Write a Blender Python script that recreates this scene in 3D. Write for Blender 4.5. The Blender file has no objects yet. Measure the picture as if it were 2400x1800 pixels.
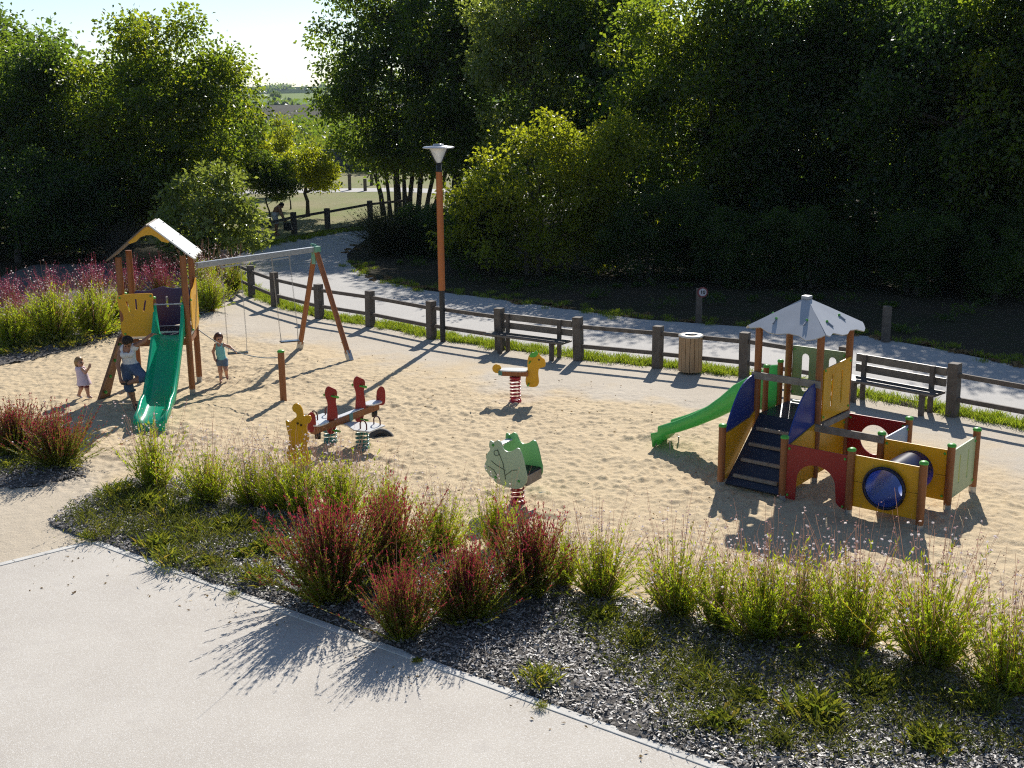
import bpy, bmesh, math, random
import numpy as np
from mathutils import Vector, Matrix
from mathutils.geometry import tessellate_polygon

random.seed(7)
RNG = np.random.default_rng(7)
scene = bpy.context.scene
COL = scene.collection
R = math.radians

# ------------------------------------------------------------------ camera
F_PX, HORIZON, ROLL, CAM_H = 2800.0, 222.0, 0.0097, 5.8      # in 2400 x 1800 pixels
PITCH = math.atan((900 - HORIZON) / F_PX)
cr, sr = math.cos(ROLL), math.sin(ROLL)
cp, sp = math.cos(PITCH), math.sin(PITCH)

def ground(u, v, z=0.0):
    """the point of the plane at height z seen at photo pixel (u, v) of 2400 x 1800"""
    a, b = (u - 1200) / F_PX, (v - 900) / F_PX
    a, b = a * cr - b * sr, a * sr + b * cr
    d = (a, cp - b * sp, -sp - b * cp)
    t = (CAM_H - z) / -d[2]
    return Vector((d[0] * t, d[1] * t, z))

def gd(u, v, z=0.0):                                           # the same for the 2212 px wide view
    return ground(u * 1.085, v * 1.085, z)

cam_data = bpy.data.cameras.new('camera')
cam = bpy.data.objects.new('camera', cam_data)
COL.objects.link(cam)
cam_data.sensor_width = 36.0
cam_data.lens = 36.0 * F_PX / 2400.0
cam_data.clip_end = 8000
right0, up0, fwd = Vector((1, 0, 0)), Vector((0, sp, cp)), Vector((0, cp, -sp))
rgt = right0 * cr - up0 * sr
upv = right0 * sr + up0 * cr
m = Matrix((rgt, upv, -fwd)).transposed().to_4x4()
m.translation = (0, 0, CAM_H)
cam.matrix_world = m
scene.camera = cam

# ------------------------------------------------------------------ light
SUN_AZ, SUN_EL = R(14.5), R(34.6)
w = bpy.data.worlds.new('World')
scene.world = w
w.use_nodes = True
nt = w.node_tree
sky = nt.nodes.new('ShaderNodeTexSky')
sky.sky_type = 'NISHITA'
sky.sun_disc = False
sky.sun_elevation = SUN_EL
sky.sun_rotation = SUN_AZ
sky.dust_density = 0.15
sky.air_density = 0.8
sky.ozone_density = 1.3
bg = nt.nodes['Background']
nt.links.new(sky.outputs[0], bg.inputs[0])
bg.inputs[1].default_value = 0.085
sun_d = bpy.data.lights.new('sun', 'SUN')
sun_d.energy = 4.6
sun_d.angle = R(0.53)
sun_d.color = (1.0, 0.95, 0.87)
sun = bpy.data.objects.new('sun', sun_d)
COL.objects.link(sun)
sdir = Vector((math.sin(SUN_AZ) * math.cos(SUN_EL), math.cos(SUN_AZ) * math.cos(SUN_EL), math.sin(SUN_EL)))
sun.rotation_euler = (-sdir).to_track_quat('-Z', 'Y').to_euler()
sun.location = (10, 40, 60)
scene.view_settings.view_transform = 'Standard'
scene.view_settings.look = 'None'
scene.view_settings.gamma = 1.0
scene.view_settings.exposure = 0.58
scene.cycles.max_bounces = 8
scene.cycles.sample_clamp_indirect = 3.0
scene.cycles.transparent_max_bounces = 8
scene.cycles.use_adaptive_sampling = True
scene.cycles.adaptive_threshold = 0.004
scene.cycles.use_denoising = False
scene.cycles.pixel_filter_type = 'BLACKMAN_HARRIS'
scene.cycles.filter_width = 1.15

# ------------------------------------------------------------------ materials
MATS = {}
def _new(name):
    mt = bpy.data.materials.new(name)
    mt.use_nodes = True
    t = mt.node_tree
    return mt, t, t.nodes['Principled BSDF'], t.nodes['Material Output']

def _mixrgb(t, fac, a, b, blend='MIX'):
    n = t.nodes.new('ShaderNodeMix')
    n.data_type = 'RGBA'
    n.blend_type = blend
    for sock, val in ((n.inputs['Factor'], fac), (n.inputs['A'], a), (n.inputs['B'], b)):
        if hasattr(val, 'is_linked') or hasattr(val, 'node'):
            t.links.new(val, sock)
        elif isinstance(val, (int, float)):
            sock.default_value = val
        else:
            sock.default_value = (*val, 1) if len(val) == 3 else val
    return n.outputs['Result']

def _noise(t, scale, detail=4, rough=0.55, stretch=None, coord='Object'):
    tc = t.nodes.new('ShaderNodeTexCoord')
    n = t.nodes.new('ShaderNodeTexNoise')
    n.inputs['Scale'].default_value = scale
    n.inputs['Detail'].default_value = detail
    n.inputs['Roughness'].default_value = rough
    src = tc.outputs[coord]
    if stretch:
        mp = t.nodes.new('ShaderNodeMapping')
        mp.inputs['Scale'].default_value = stretch
        t.links.new(src, mp.inputs[0])
        src = mp.outputs[0]
    t.links.new(src, n.inputs['Vector'])
    return n.outputs['Fac']

def _ramp(t, fac, lo, hi):
    r = t.nodes.new('ShaderNodeMapRange')
    r.inputs['From Min'].default_value = lo
    r.inputs['From Max'].default_value = hi
    t.links.new(fac, r.inputs['Value'])
    return r.outputs['Result']

def mat(name, col, col2=None, rough=0.6, scale=6.0, bump=0.0, bscale=60.0, metal=0.0, spec=0.4,
        stretch=None, coat=0.0, lo=0.35, hi=0.65, wear=None):
    if name in MATS:
        return MATS[name]
    mt, t, p, out = _new(name)
    if col2 is None:
        col2 = tuple(c * 0.72 for c in col)
    f = _ramp(t, _noise(t, scale, 5, 0.6, stretch), lo, hi)
    c = _mixrgb(t, f, col, col2)
    if wear:
        f2 = _ramp(t, _noise(t, wear[1], 6, 0.7), wear[2], wear[2] + 0.06)
        c = _mixrgb(t, f2, c, wear[0])
    t.links.new(c, p.inputs['Base Color'])
    p.inputs['Roughness'].default_value = rough
    p.inputs['Metallic'].default_value = metal
    p.inputs['Specular IOR Level'].default_value = spec
    p.inputs['Coat Weight'].default_value = coat
    if bump:
        b = t.nodes.new('ShaderNodeBump')
        b.inputs['Strength'].default_value = 1.0
        b.inputs['Distance'].default_value = bump
        t.links.new(_noise(t, bscale, 4, 0.6, stretch), b.inputs['Height'])
        t.links.new(b.outputs[0], p.inputs['Normal'])
    MATS[name] = mt
    return mt

def leafmat(name, ca, cb, trans, tw=0.45, rough=0.5, spec=0.35, attr='tint', cc=None):
    """leaf: two or three tints picked by a per-leaf attribute, with light coming through"""
    if name in MATS:
        return MATS[name]
    mt, t, p, out = _new(name)
    a = t.nodes.new('ShaderNodeAttribute')
    a.attribute_name = attr
    c = _mixrgb(t, a.outputs['Fac'], ca, cb)
    if cc:
        c = _mixrgb(t, _ramp(t, a.outputs['Fac'], 0.85, 1.0), c, cc)
    t.links.new(c, p.inputs['Base Color'])
    p.inputs['Roughness'].default_value = rough
    p.inputs['Specular IOR Level'].default_value = spec
    tr = t.nodes.new('ShaderNodeBsdfTranslucent')
    t.links.new(_mixrgb(t, 1.0, c, trans, 'MULTIPLY'), tr.inputs['Color'])
    mx = t.nodes.new('ShaderNodeMixShader')
    mx.inputs[0].default_value = tw
    t.links.new(p.outputs[0], mx.inputs[1])
    t.links.new(tr.outputs[0], mx.inputs[2])
    t.links.new(mx.outputs[0], out.inputs[0])
    MATS[name] = mt
    return mt

# ------------------------------------------------------------------ objects
def put(o, label=None, cat=None, group=None, kind=None):
    if label: o['label'] = label
    if cat: o['category'] = cat
    if group: o['group'] = group
    if kind: o['kind'] = kind
    return o

def thing(name, label, cat, loc=(0, 0, 0), rotz=0.0, group=None, scale=1.0):
    o = bpy.data.objects.new(name, None)
    o.empty_display_size = 0.2
    COL.objects.link(o)
    o.location = loc
    o.rotation_euler = (0, 0, rotz)
    o.scale = (scale,) * 3
    return put(o, label, cat, group)

def link_mesh(name, me, parent=None, loc=None):
    o = bpy.data.objects.new(name, me)
    COL.objects.link(o)
    if parent is not None:
        o.parent = parent
    if loc is not None:
        o.location = loc
    return o

def copy_thing(root, loc, rotz=0.0, scale=1.0, label=None, group=None):
    r = root.copy()
    COL.objects.link(r)
    r.location = loc
    r.rotation_euler = (0, 0, rotz)
    r.scale = (scale, scale, scale) if not isinstance(scale, tuple) else scale
    if label: r['label'] = label
    if group: r['group'] = group
    for ch in list(root.children):
        c = ch.copy()
        COL.objects.link(c)
        c.parent = r
        for g in list(ch.children):
            d = g.copy()
            COL.objects.link(d)
            d.parent = c
    return r

class MB:
    """collects shapes that become ONE mesh"""
    def __init__(self):
        self.v, self.f, self.s, self.m = [], [], [], []
    def add(self, verts, faces, smooth=False, mi=0):
        o = len(self.v)
        self.v += [tuple(x) for x in verts]
        for f in faces:
            self.f.append(tuple(i + o for i in f))
            self.s.append(smooth)
            self.m.append(mi)
        return self
    def box(self, c, size, rot=None, bevel=0.0, mi=0):
        M = rot.to_3x3() if rot is not None else Matrix.Identity(3)
        c = Vector(c)
        if bevel <= 0:
            x, y, z = (s / 2 for s in size)
            vs = [Vector((a, b, d)) for a in (-x, x) for b in (-y, y) for d in (-z, z)]
            fs = [(0, 1, 3, 2), (4, 6, 7, 5), (0, 4, 5, 1), (2, 3, 7, 6), (0, 2, 6, 4), (1, 5, 7, 3)]
        else:
            bm = bmesh.new()
            bmesh.ops.create_cube(bm, size=1.0)
            for q in bm.verts:
                q.co = Vector((q.co.x * size[0], q.co.y * size[1], q.co.z * size[2]))
            bmesh.ops.bevel(bm, geom=bm.edges[:], offset=bevel, segments=2, affect='EDGES', profile=0.6)
            bm.verts.index_update()
            vs = [q.co.copy() for q in bm.verts]
            fs = [[q.index for q in f.verts] for f in bm.faces]
            bm.free()
        return self.add([c + M @ q for q in vs], fs, False, mi)
    def bar(self, a, b, wd, ht, bevel=0.0, up=Vector((0, 0, 1)), mi=0):
        a, b = Vector(a), Vector(b)
        d = (b - a)
        L = d.length
        d.normalize()
        s = up.cross(d)
        if s.length < 1e-4:
            s = Vector((1, 0, 0)).cross(d)
        s.normalize()
        n = d.cross(s)
        M = Matrix((d, s, n)).transposed()
        return self.box((a + b) / 2, (L, wd, ht), M, bevel, mi)
    def tube(self, pts, rad, n=10, cap=True, smooth=True, mi=0):
        pts = [Vector(p) for p in pts]
        if not hasattr(rad, '__len__'):
            rad = [rad] * len(pts)
        t = (pts[1] - pts[0]).normalized()
        a = t.orthogonal().normalized()
        vs, fs = [], []
        for i, p in enumerate(pts):
            t = (pts[min(i + 1, len(pts) - 1)] - pts[max(i - 1, 0)]).normalized()
            a = (a - t * a.dot(t)).normalized()
            b = t.cross(a)
            for k in range(n):
                an = 2 * math.pi * k / n
                vs.append(p + (a * math.cos(an) + b * math.sin(an)) * rad[i])
        for i in range(len(pts) - 1):
            for k in range(n):
                k2 = (k + 1) % n
                fs.append((i * n + k, i * n + k2, (i + 1) * n + k2, (i + 1) * n + k))
        self.add(vs, fs, smooth, mi)
        if cap:
            self.add(vs[:n], [tuple(range(n))[::-1]], False, mi)
            self.add(vs[-n:], [tuple(range(n))], False, mi)
        return self
    def lathe(self, c, prof, n=24, smooth=True, mi=0):
        c = Vector(c)
        vs, fs = [], []
        for r, z in prof:
            for k in range(n):
                an = 2 * math.pi * k / n
                vs.append(c + Vector((r * math.cos(an), r * math.sin(an), z)))
        for i in range(len(prof) - 1):
            for k in range(n):
                k2 = (k + 1) % n
                fs.append((i * n + k, i * n + k2, (i + 1) * n + k2, (i + 1) * n + k))
        return self.add(vs, fs, smooth, mi)
    def panel(self, o, ux, uz, outer, holes=(), th=0.02, mi=0):
        o, ux, uz = Vector(o), Vector(ux).normalized(), Vector(uz).normalized()
        n = ux.cross(uz).normalized()
        loops = [list(outer)] + [list(h) for h in holes]
        flat = [p for l in loops for p in l]
        tri = tessellate_polygon([[Vector((p[0], p[1], 0)) for p in l] for l in loops])
        P = [o + ux * p[0] + uz * p[1] for p in flat]
        self.add([p + n * th / 2 for p in P], tri, False, mi)
        self.add([p - n * th / 2 for p in P], [f[::-1] for f in tri], False, mi)
        k = 0
        for l in loops:
            m = len(l)
            vs = [P[k + i] + n * th / 2 for i in range(m)] + [P[k + i] - n * th / 2 for i in range(m)]
            self.add(vs, [(i, (i + 1) % m, m + (i + 1) % m, m + i) for i in range(m)], False, mi)
            k += m
        return self
    def loft(self, rings, closed=True, cap=True, smooth=True, mi=0):
        n = len(rings[0])
        vs = [p for r in rings for p in r]
        fs = []
        for i in range(len(rings) - 1):
            for k in range(n if closed else n - 1):
                k2 = (k + 1) % n
                fs.append((i * n + k, i * n + k2, (i + 1) * n + k2, (i + 1) * n + k))
        self.add(vs, fs, smooth, mi)
        if cap:
            self.add(rings[0], [tuple(range(n))[::-1]], False, mi)
            self.add(rings[-1], [tuple(range(n))], False, mi)
        return self
    def sphere(self, c, r, n=12, sc=(1, 1, 1), mi=0):
        c = Vector(c)
        prof = [(max(1e-4, math.sin(math.pi * i / n)), math.cos(math.pi * i / n)) for i in range(n + 1)]
        vs, fs = [], []
        m = n * 2
        for rr, zz in prof:
            for k in range(m):
                an = 2 * math.pi * k / m
                vs.append(c + Vector((rr * math.cos(an) * r * sc[0], rr * math.sin(an) * r * sc[1], zz * r * sc[2])))
        for i in range(n):
            for k in range(m):
                fs.append((i * m + k, (i + 1) * m + k, (i + 1) * m + (k + 1) % m, i * m + (k + 1) % m))
        return self.add(vs, fs, True, mi)
    def mesh(self, name, mats):
        me = bpy.data.meshes.new(name)
        me.from_pydata(self.v, [], self.f)
        for mm in (mats if isinstance(mats, (list, tuple)) else [mats]):
            me.materials.append(mm)
        me.polygons.foreach_set('use_smooth', self.s)
        me.polygons.foreach_set('material_index', self.m)
        bm = bmesh.new()
        bm.from_mesh(me)
        bmesh.ops.recalc_face_normals(bm, faces=bm.faces)
        bm.to_mesh(me)
        bm.free()
        me.update()
        return me
    def build(self, name, mats, parent=None, loc=None):
        return link_mesh(name, self.mesh(name, mats), parent, loc)

def circle(cx, cz, r, n=28, r2=None):
    r2 = r if r2 is None else r2
    return [(cx + r * math.cos(2 * math.pi * k / n), cz + r2 * math.sin(2 * math.pi * k / n)) for k in range(n)]

def slot(cx, cz, wd, ht, ang=0.0, n=6):
    pts = []
    r = wd / 2
    for k in range(n + 1):
        a = math.pi * k / n
        pts.append((r * math.cos(a), ht / 2 - r + r * math.sin(a)))
    for k in range(n + 1):
        a = math.pi + math.pi * k / n
        pts.append((r * math.cos(a), -ht / 2 + r + r * math.sin(a)))
    c, s = math.cos(ang), math.sin(ang)
    return [(cx + x * c - y * s, cz + x * s + y * c) for x, y in pts]

def smooth_poly(pts, it=2):
    """Chaikin corner cutting of a closed outline"""
    for _ in range(it):
        q = []
        for i in range(len(pts)):
            a, b = pts[i], pts[(i + 1) % len(pts)]
            q.append((a[0] * .78 + b[0] * .22, a[1] * .78 + b[1] * .22))
            q.append((a[0] * .22 + b[0] * .78, a[1] * .22 + b[1] * .78))
        pts = q
    return pts

# ---- big meshes straight from numpy
def np_mesh(name, V, Q, material, tint=None, smooth=False, extra=None):
    me = bpy.data.meshes.new(name)
    nv, nf, k = len(V), len(Q), Q.shape[1]
    me.vertices.add(nv)
    me.vertices.foreach_set('co', np.ascontiguousarray(V, dtype=np.float32).ravel())
    me.loops.add(nf * k)
    me.loops.foreach_set('vertex_index', np.ascontiguousarray(Q, dtype=np.int32).ravel())
    me.polygons.add(nf)
    me.polygons.foreach_set('loop_start', np.arange(0, nf * k, k, dtype=np.int32))
    me.polygons.foreach_set('use_smooth', np.full(nf, smooth, dtype=bool))
    for mm in (material if isinstance(material, (list, tuple)) else [material]):
        me.materials.append(mm)
    if tint is not None:
        a = me.attributes.new('tint', 'FLOAT', 'FACE' if len(tint) == nf and nf != nv else 'POINT')
        a.data.foreach_set('value', np.ascontiguousarray(tint, dtype=np.float32))
    for nm, arr in (extra or {}).items():
        a = me.attributes.new(nm, 'FLOAT', 'POINT')
        a.data.foreach_set('value', np.ascontiguousarray(arr, dtype=np.float32))
    me.update(calc_edges=True)
    me.validate()
    return me

def unit(a):
    return a / np.maximum(np.linalg.norm(a, axis=-1, keepdims=True), 1e-9)

def leaf_quads(C, D, L, W, rng, droop=0.0):
    """one folded diamond per leaf: C base, D direction, L length, W width"""
    n = len(C)
    D = unit(D)
    S = unit(np.cross(D, rng.normal(size=(n, 3))))
    L = np.broadcast_to(np.asarray(L, float), (n,))[:, None]
    W = np.broadcast_to(np.asarray(W, float), (n,))[:, None]
    N = np.cross(D, S)
    V = np.empty((n, 4, 3))
    V[:, 0] = C
    V[:, 1] = C + D * L * .5 + S * W * .5 + N * W * .12
    V[:, 2] = C + D * L + np.array([0, 0, -1.0]) * L * droop
    V[:, 3] = C + D * L * .5 - S * W * .5 + N * W * .12
    return V.reshape(-1, 3), np.arange(n * 4).reshape(-1, 4)

def ribbons(P, Wd, rng):
    """P (n, k, 3) stems, Wd (n, k) widths -> crossed-free flat ribbons with random facing"""
    n, k, _ = P.shape
    T = unit(P[:, -1] - P[:, 0])
    S = unit(np.cross(T, rng.normal(size=(n, 3))))
    A = P + S[:, None] * Wd[:, :, None] / 2
    B = P - S[:, None] * Wd[:, :, None] / 2
    V = np.stack([A, B], 2).reshape(-1, 3)
    base = (np.arange(n) * k * 2)[:, None]
    i = np.arange(k - 1)[None] * 2 + base
    Q = np.stack([i, i + 1, i + 3, i + 2], -1).reshape(-1, 4)
    return V, Q

def join(parts):
    V, Q, T, o = [], [], [], 0
    for v, q, t in parts:
        V.append(v); Q.append(q + o); T.append(np.broadcast_to(np.asarray(t, float), (len(q),)))
        o += len(v)
    return np.concatenate(V), np.concatenate(Q), np.concatenate(T)

def inside(poly, X, Y):
    poly = np.asarray([(p[0], p[1]) for p in poly], float)
    r = np.zeros(X.shape, bool)
    j = len(poly) - 1
    for i in range(len(poly)):
        xi, yi = poly[i]; xj, yj = poly[j]
        c = ((yi > Y) != (yj > Y)) & (X < (xj - xi) * (Y - yi) / (yj - yi + 1e-12) + xi)
        r ^= c
        j = i
    return r

def dist_line(pts, X, Y):
    d = np.full(X.shape, 1e9)
    for a, b in zip(pts[:-1], pts[1:]):
        ax, ay, bx, by = a[0], a[1], b[0], b[1]
        t = np.clip(((X - ax) * (bx - ax) + (Y - ay) * (by - ay)) / ((bx - ax) ** 2 + (by - ay) ** 2), 0, 1)
        d = np.minimum(d, np.hypot(X - ax - t * (bx - ax), Y - ay - t * (by - ay)))
    return d

def smooth_noise(shape, step, sigma, rng, aniso=1.0):
    """unit-variance gaussian-filtered noise on a grid"""
    a = np.fft.rfft2(rng.normal(size=shape))
    fy = np.fft.fftfreq(shape[0], step)[:, None]
    fx = np.fft.rfftfreq(shape[1], step)[None]
    a *= np.exp(-2 * (math.pi * sigma) ** 2 * (fx ** 2 * aniso + fy ** 2))
    r = np.fft.irfft2(a, s=shape)
    return r / r.std()
# ================================================================== THE SETTING
def structure(name, me):
    return put(link_mesh(name, me), kind='structure')

def flat_sheet(name, poly, z, material):
    P = [Vector((p[0], p[1], z)) for p in poly]
    tri = tessellate_polygon([P])
    me = bpy.data.meshes.new(name)
    me.from_pydata([tuple(p) for p in P], [], tri)
    bm = bmesh.new(); bm.from_mesh(me)
    bmesh.ops.recalc_face_normals(bm, faces=bm.faces)
    if sum(f.normal.z for f in bm.faces) < 0:
        bmesh.ops.reverse_faces(bm, faces=bm.faces)
    bm.to_mesh(me); bm.free()
    me.materials.append(material)
    return structure(name, me)

# --- fence line, also the edge of the playground
FP = [(590.7, 695.7), (645.7, 718.7), (749.5, 746.2), (868.7, 765.1), (1011.9, 794.5), (1171.8, 819.7),
      (1354.9, 844.1), (1540.8, 862.4), (1743, 885), (2230.3, 975.3)]
FENCE = [ground(*p) for p in FP]
FENCE.insert(9, (FENCE[8] + FENCE[9]) / 2 + Vector((0.05, 0.05, 0)))
FENCE.append(FENCE[-1] + (FENCE[-1] - FENCE[-2]) * 1.0)
FENCE.append(FENCE[-1] + (FENCE[-1] - FENCE[-2]) * 1.0)
FENCE.insert(0, ground(553, 676))
FENCE.insert(0, ground(528, 652))
def fence_off(d):
    """fence line moved d metres away from the playground"""
    out = []
    for i, p in enumerate(FENCE):
        a, b = FENCE[max(i - 1, 0)], FENCE[min(i + 1, len(FENCE) - 1)]
        t = (b - a).normalized()
        out.append(p + Vector((-t.y, t.x, 0)) * d)
    return out

# --- far ground, one sheet to the horizon
def soil_material():
    mt, t, p, out = _new('soil')
    n1 = _ramp(t, _noise(t, 0.35, 6, 0.65), 0.4, 0.62)
    c = _mixrgb(t, n1, (0.062, 0.048, 0.030), (0.036, 0.042, 0.018))
    n2 = _ramp(t, _noise(t, 5.0, 5, 0.7), 0.45, 0.6)
    c = _mixrgb(t, n2, c, (0.045, 0.036, 0.024))
    t.links.new(c, p.inputs['Base Color'])
    p.inputs['Roughness'].default_value = 0.95
    p.inputs['Specular IOR Level'].default_value = 0.1
    return mt
flat_sheet('ground', [(-900, -60), (900, -60), (1600, 1000), (-1600, 1000)], -0.035, soil_material())

def meadow_material():
    mt, t, p, out = _new('meadow_turf')
    c = _mixrgb(t, _ramp(t, _noise(t, 0.16, 5, 0.6), 0.38, 0.6), (0.34, 0.30, 0.18), (0.21, 0.25, 0.085))
    c = _mixrgb(t, _ramp(t, _noise(t, 2.2, 5, 0.7), 0.4, 0.65), c, (0.26, 0.235, 0.13))
    t.links.new(c, p.inputs['Base Color'])
    p.inputs['Roughness'].default_value = 0.95
    p.inputs['Specular IOR Level'].default_value = 0.1
    b = t.nodes.new('ShaderNodeBump'); b.inputs['Distance'].default_value = 0.05
    t.links.new(_noise(t, 14, 5, 0.7), b.inputs['Height']); t.links.new(b.outputs[0], p.inputs['Normal'])
    return mt
MEADOW_M = meadow_material()
flat_sheet('meadow', [(-60, 49), (-14, 49.2), tuple(ground(600, 575)[:2]), tuple(ground(660, 558)[:2]), tuple(ground(745, 540)[:2]),
                      tuple(ground(840, 526)[:2]), (-4.5, 63), (6, 70), (40, 76), (80, 140), (-120, 160)], -0.02, MEADOW_M)

# --- road
def road_material():
    mt, t, p, out = _new('worn_road')
    c = _mixrgb(t, _ramp(t, _noise(t, 0.7, 5, 0.6), 0.35, 0.65), (0.45, 0.43, 0.40), (0.38, 0.365, 0.345))
    c = _mixrgb(t, _ramp(t, _noise(t, 45, 3, 0.6), 0.35, 0.7), c, (0.50, 0.48, 0.45))
    t.links.new(c, p.inputs['Base Color'])
    p.inputs['Roughness'].default_value = 0.85
    p.inputs['Specular IOR Level'].default_value = 0.25
    b = t.nodes.new('ShaderNodeBump'); b.inputs['Distance'].default_value = 0.01
    t.links.new(_noise(t, 70, 4, 0.6), b.inputs['Height']); t.links.new(b.outputs[0], p.inputs['Normal'])
    return mt
near = fence_off(0.62)
far_edge = [(2700, 925), (2400, 859), (2191, 815), (2029, 786), (1750, 765), (1500, 747), (1320, 722), (1144, 697), (1000, 680), (890, 657),
            (837, 632), (815, 612), (813, 596), (832, 577), (870, 552)]
left_edge = [(829.6, 532), (745, 545.6), (653, 565), (590, 580), (545, 605), (520, 630)]
road = [p.to_2d() for p in reversed(near)]
road = [Vector((16, 18.5))] + road
road += [ground(*p).to_2d() for p in reversed(left_edge)]
road += [Vector((-6.0, 58.6)), Vector((-3.5, 62)), Vector((3, 66)), Vector((5, 63)), Vector((-1.2, 58))]
road += [ground(*p).to_2d() for p in reversed(far_edge)]
road += [Vector((19, 19))]
flat_sheet('road', road, -0.012, road_material())
flat_sheet('lane', [(-30, 74.5), (-14, 78.2), (-7, 78.6), (2, 73.0), (9, 69.6), (9, 67.2), (1, 70.6), (-7.5, 75.4), (-14, 75.0), (-30, 71.5)], -0.008, road_material())

# --- playground sand: real dimples, gravel near the fence
BED_BACK = [gd(-160, 800), gd(0, 795), gd(120, 765), gd(240, 732), gd(330, 712), gd(430, 688), gd(485, 660), gd(512, 640), gd(520, 610),
            Vector((-9.6, 40, 0)), Vector((-13, 43, 0)), Vector((-30, 42, 0)), Vector((-30, 24, 0))]
BED_FRONT = [gd(100, 1132), gd(165, 1085), gd(265, 1040), gd(340, 1018), gd(430, 1048), gd(560, 1075), gd(700, 1110), gd(960, 1190),
             gd(1200, 1262), gd(1500, 1325), gd(1800, 1385), gd(2060, 1432), gd(2230, 1485), gd(2420, 1560), Vector((8.5, 9.5, 0)), Vector((6, 6.5, 0)),
             gd(1760, 1765), gd(1512, 1659), gd(198, 1178), gd(140, 1160)]
BED_LEFT = [gd(-120, 930), gd(0, 945), gd(60, 940), gd(150, 965), gd(190, 1008), gd(196, 1028), gd(100, 1048), gd(-120, 1075)]

def sand_material():
    mt, t, p, out = _new('play_sand')
    a = t.nodes.new('ShaderNodeAttribute'); a.attribute_name = 'gravel'
    s = _mixrgb(t, _ramp(t, _noise(t, 0.8, 5, 0.6), 0.35, 0.65), (0.585, 0.452, 0.272), (0.50, 0.38, 0.225))
    s = _mixrgb(t, _ramp(t, _noise(t, 55, 3, 0.7), 0.4, 0.7), s, (0.66, 0.54, 0.37))
    s = _mixrgb(t, _ramp(t, _noise(t, 26, 4, 0.75), 0.56, 0.70), s, (0.36, 0.265, 0.155))
    g = _mixrgb(t, _ramp(t, _noise(t, 0.6, 5, 0.6), 0.35, 0.65), (0.52, 0.45, 0.355), (0.44, 0.375, 0.29))
    g = _mixrgb(t, _ramp(t, _noise(t, 60, 3, 0.7), 0.42, 0.7), g, (0.58, 0.52, 0.43))
    t.links.new(_mixrgb(t, a.outputs['Fac'], s, g), p.inputs['Base Color'])
    p.inputs['Roughness'].default_value = 0.9
    p.inputs['Specular IOR Level'].default_value = 0.2
    b = t.nodes.new('ShaderNodeBump'); b.inputs['Distance'].default_value = 0.016
    t.links.new(_noise(t, 30, 5, 0.75), b.inputs['Height']); t.links.new(b.outputs[0], p.inputs['Normal'])
    return mt

def region_grid(name, poly, step, zfun, material, rag=0.12, extra=None, seed=1, box=None):
    P = np.asarray([(p[0], p[1]) for p in poly])
    x0, y0 = P.min(0) - .3; x1, y1 = P.max(0) + .3
    if box: x0, y0, x1, y1 = max(x0, box[0]), max(y0, box[1]), min(x1, box[2]), min(y1, box[3])
    xs, ys = np.arange(x0, x1, step), np.arange(y0, y1, step)
    X, Y = np.meshgrid(xs, ys)
    rg = np.random.default_rng(seed)
    jx = smooth_noise(X.shape, step, .18, rg) * rag; jy = smooth_noise(X.shape, step, .18, rg) * rag
    keep = inside(poly, X + jx, Y + jy)
    Z = zfun(X, Y, rg, step)
    idx = -np.ones(X.shape, int)
    q = keep[:-1, :-1] & keep[1:, :-1] & keep[:-1, 1:] & keep[1:, 1:]
    use = np.zeros(X.shape, bool)
    for a in (slice(None, -1), slice(1, None)):
        for b in (slice(None, -1), slice(1, None)):
            use[a, b] |= q
    idx[use] = np.arange(use.sum())
    V = np.stack([X[use], Y[use], Z[use]], -1)
    i, j = np.nonzero(q)
    Q = np.stack([idx[i, j], idx[i, j + 1], idx[i + 1, j + 1], idx[i + 1, j]], -1)
    ex = {k: fn(X, Y, rg, step)[use] for k, fn in (extra or {}).items()}
    return np_mesh(name, V, Q, material, smooth=True, extra=ex)

fence_s = [(p.x, p.y) for p in FENCE]
def sand_z(X, Y, rg, step):
    n = smooth_noise(X.shape, step, .034, rg, 0.5) * .0075 + smooth_noise(X.shape, step, .075, rg, 0.6) * .0062 + smooth_noise(X.shape, step, .5, rg) * .005
    soft = np.clip((dist_line(fence_s, X, Y) - 1.6) / 2.2, 0.10, 1)
    calm = np.where((Y < 17.2 + (X + 6) * -0.1) & (X < -5), .2, 1)
    for (x0, y0, r0, dp) in ((-5.92, 25.2, .55, .03), (-5.0, 26.5, .55, .03), (-6.42, 20.2, .7, .03), (.06, 22.5, .5, .02), (.05, 16.6, .5, .02), (-2.8, 19.6, .9, .015), (2.3, 19.2, .6, .03), (3.4, 16.6, .7, .02)):
        q = np.exp(-((X - x0) ** 2 + (Y - y0) ** 2) / r0 ** 2)
        n = n * (1 + .5 * q) + dp * 1.1 * np.exp(-((np.hypot(X - x0, Y - y0) - r0 * 1.2) / (.35 * r0)) ** 2) - dp * q * .55
    tr = np.exp(-(dist_line([(-6.4, 20), (-3, 18.6), (0, 17.2), (3, 18)], X, Y) / .8) ** 2) + np.exp(-(dist_line([(-6, 25), (-2, 22), (3, 20)], X, Y) / .7) ** 2)
    n = n * (1 + .55 * tr)
    return np.maximum(n * soft * calm, -.020)
def gravel(X, Y, rg, step):
    d = dist_line(fence_s, X, Y) + smooth_noise(X.shape, step, .5, rg) * .45 + smooth_noise(X.shape, step, .12, rg) * .2
    g = 1 - np.clip((d - 1.9) / 1.3, 0, 1)
    left = np.clip((-5.6 - X + (17.6 - Y) * .6 + smooth_noise(X.shape, step, .4, rg) * .3) / .8, 0, 1) * np.clip((19.6 - Y) / 1.0, 0, 1)
    return np.maximum(g, left * .75)
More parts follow.
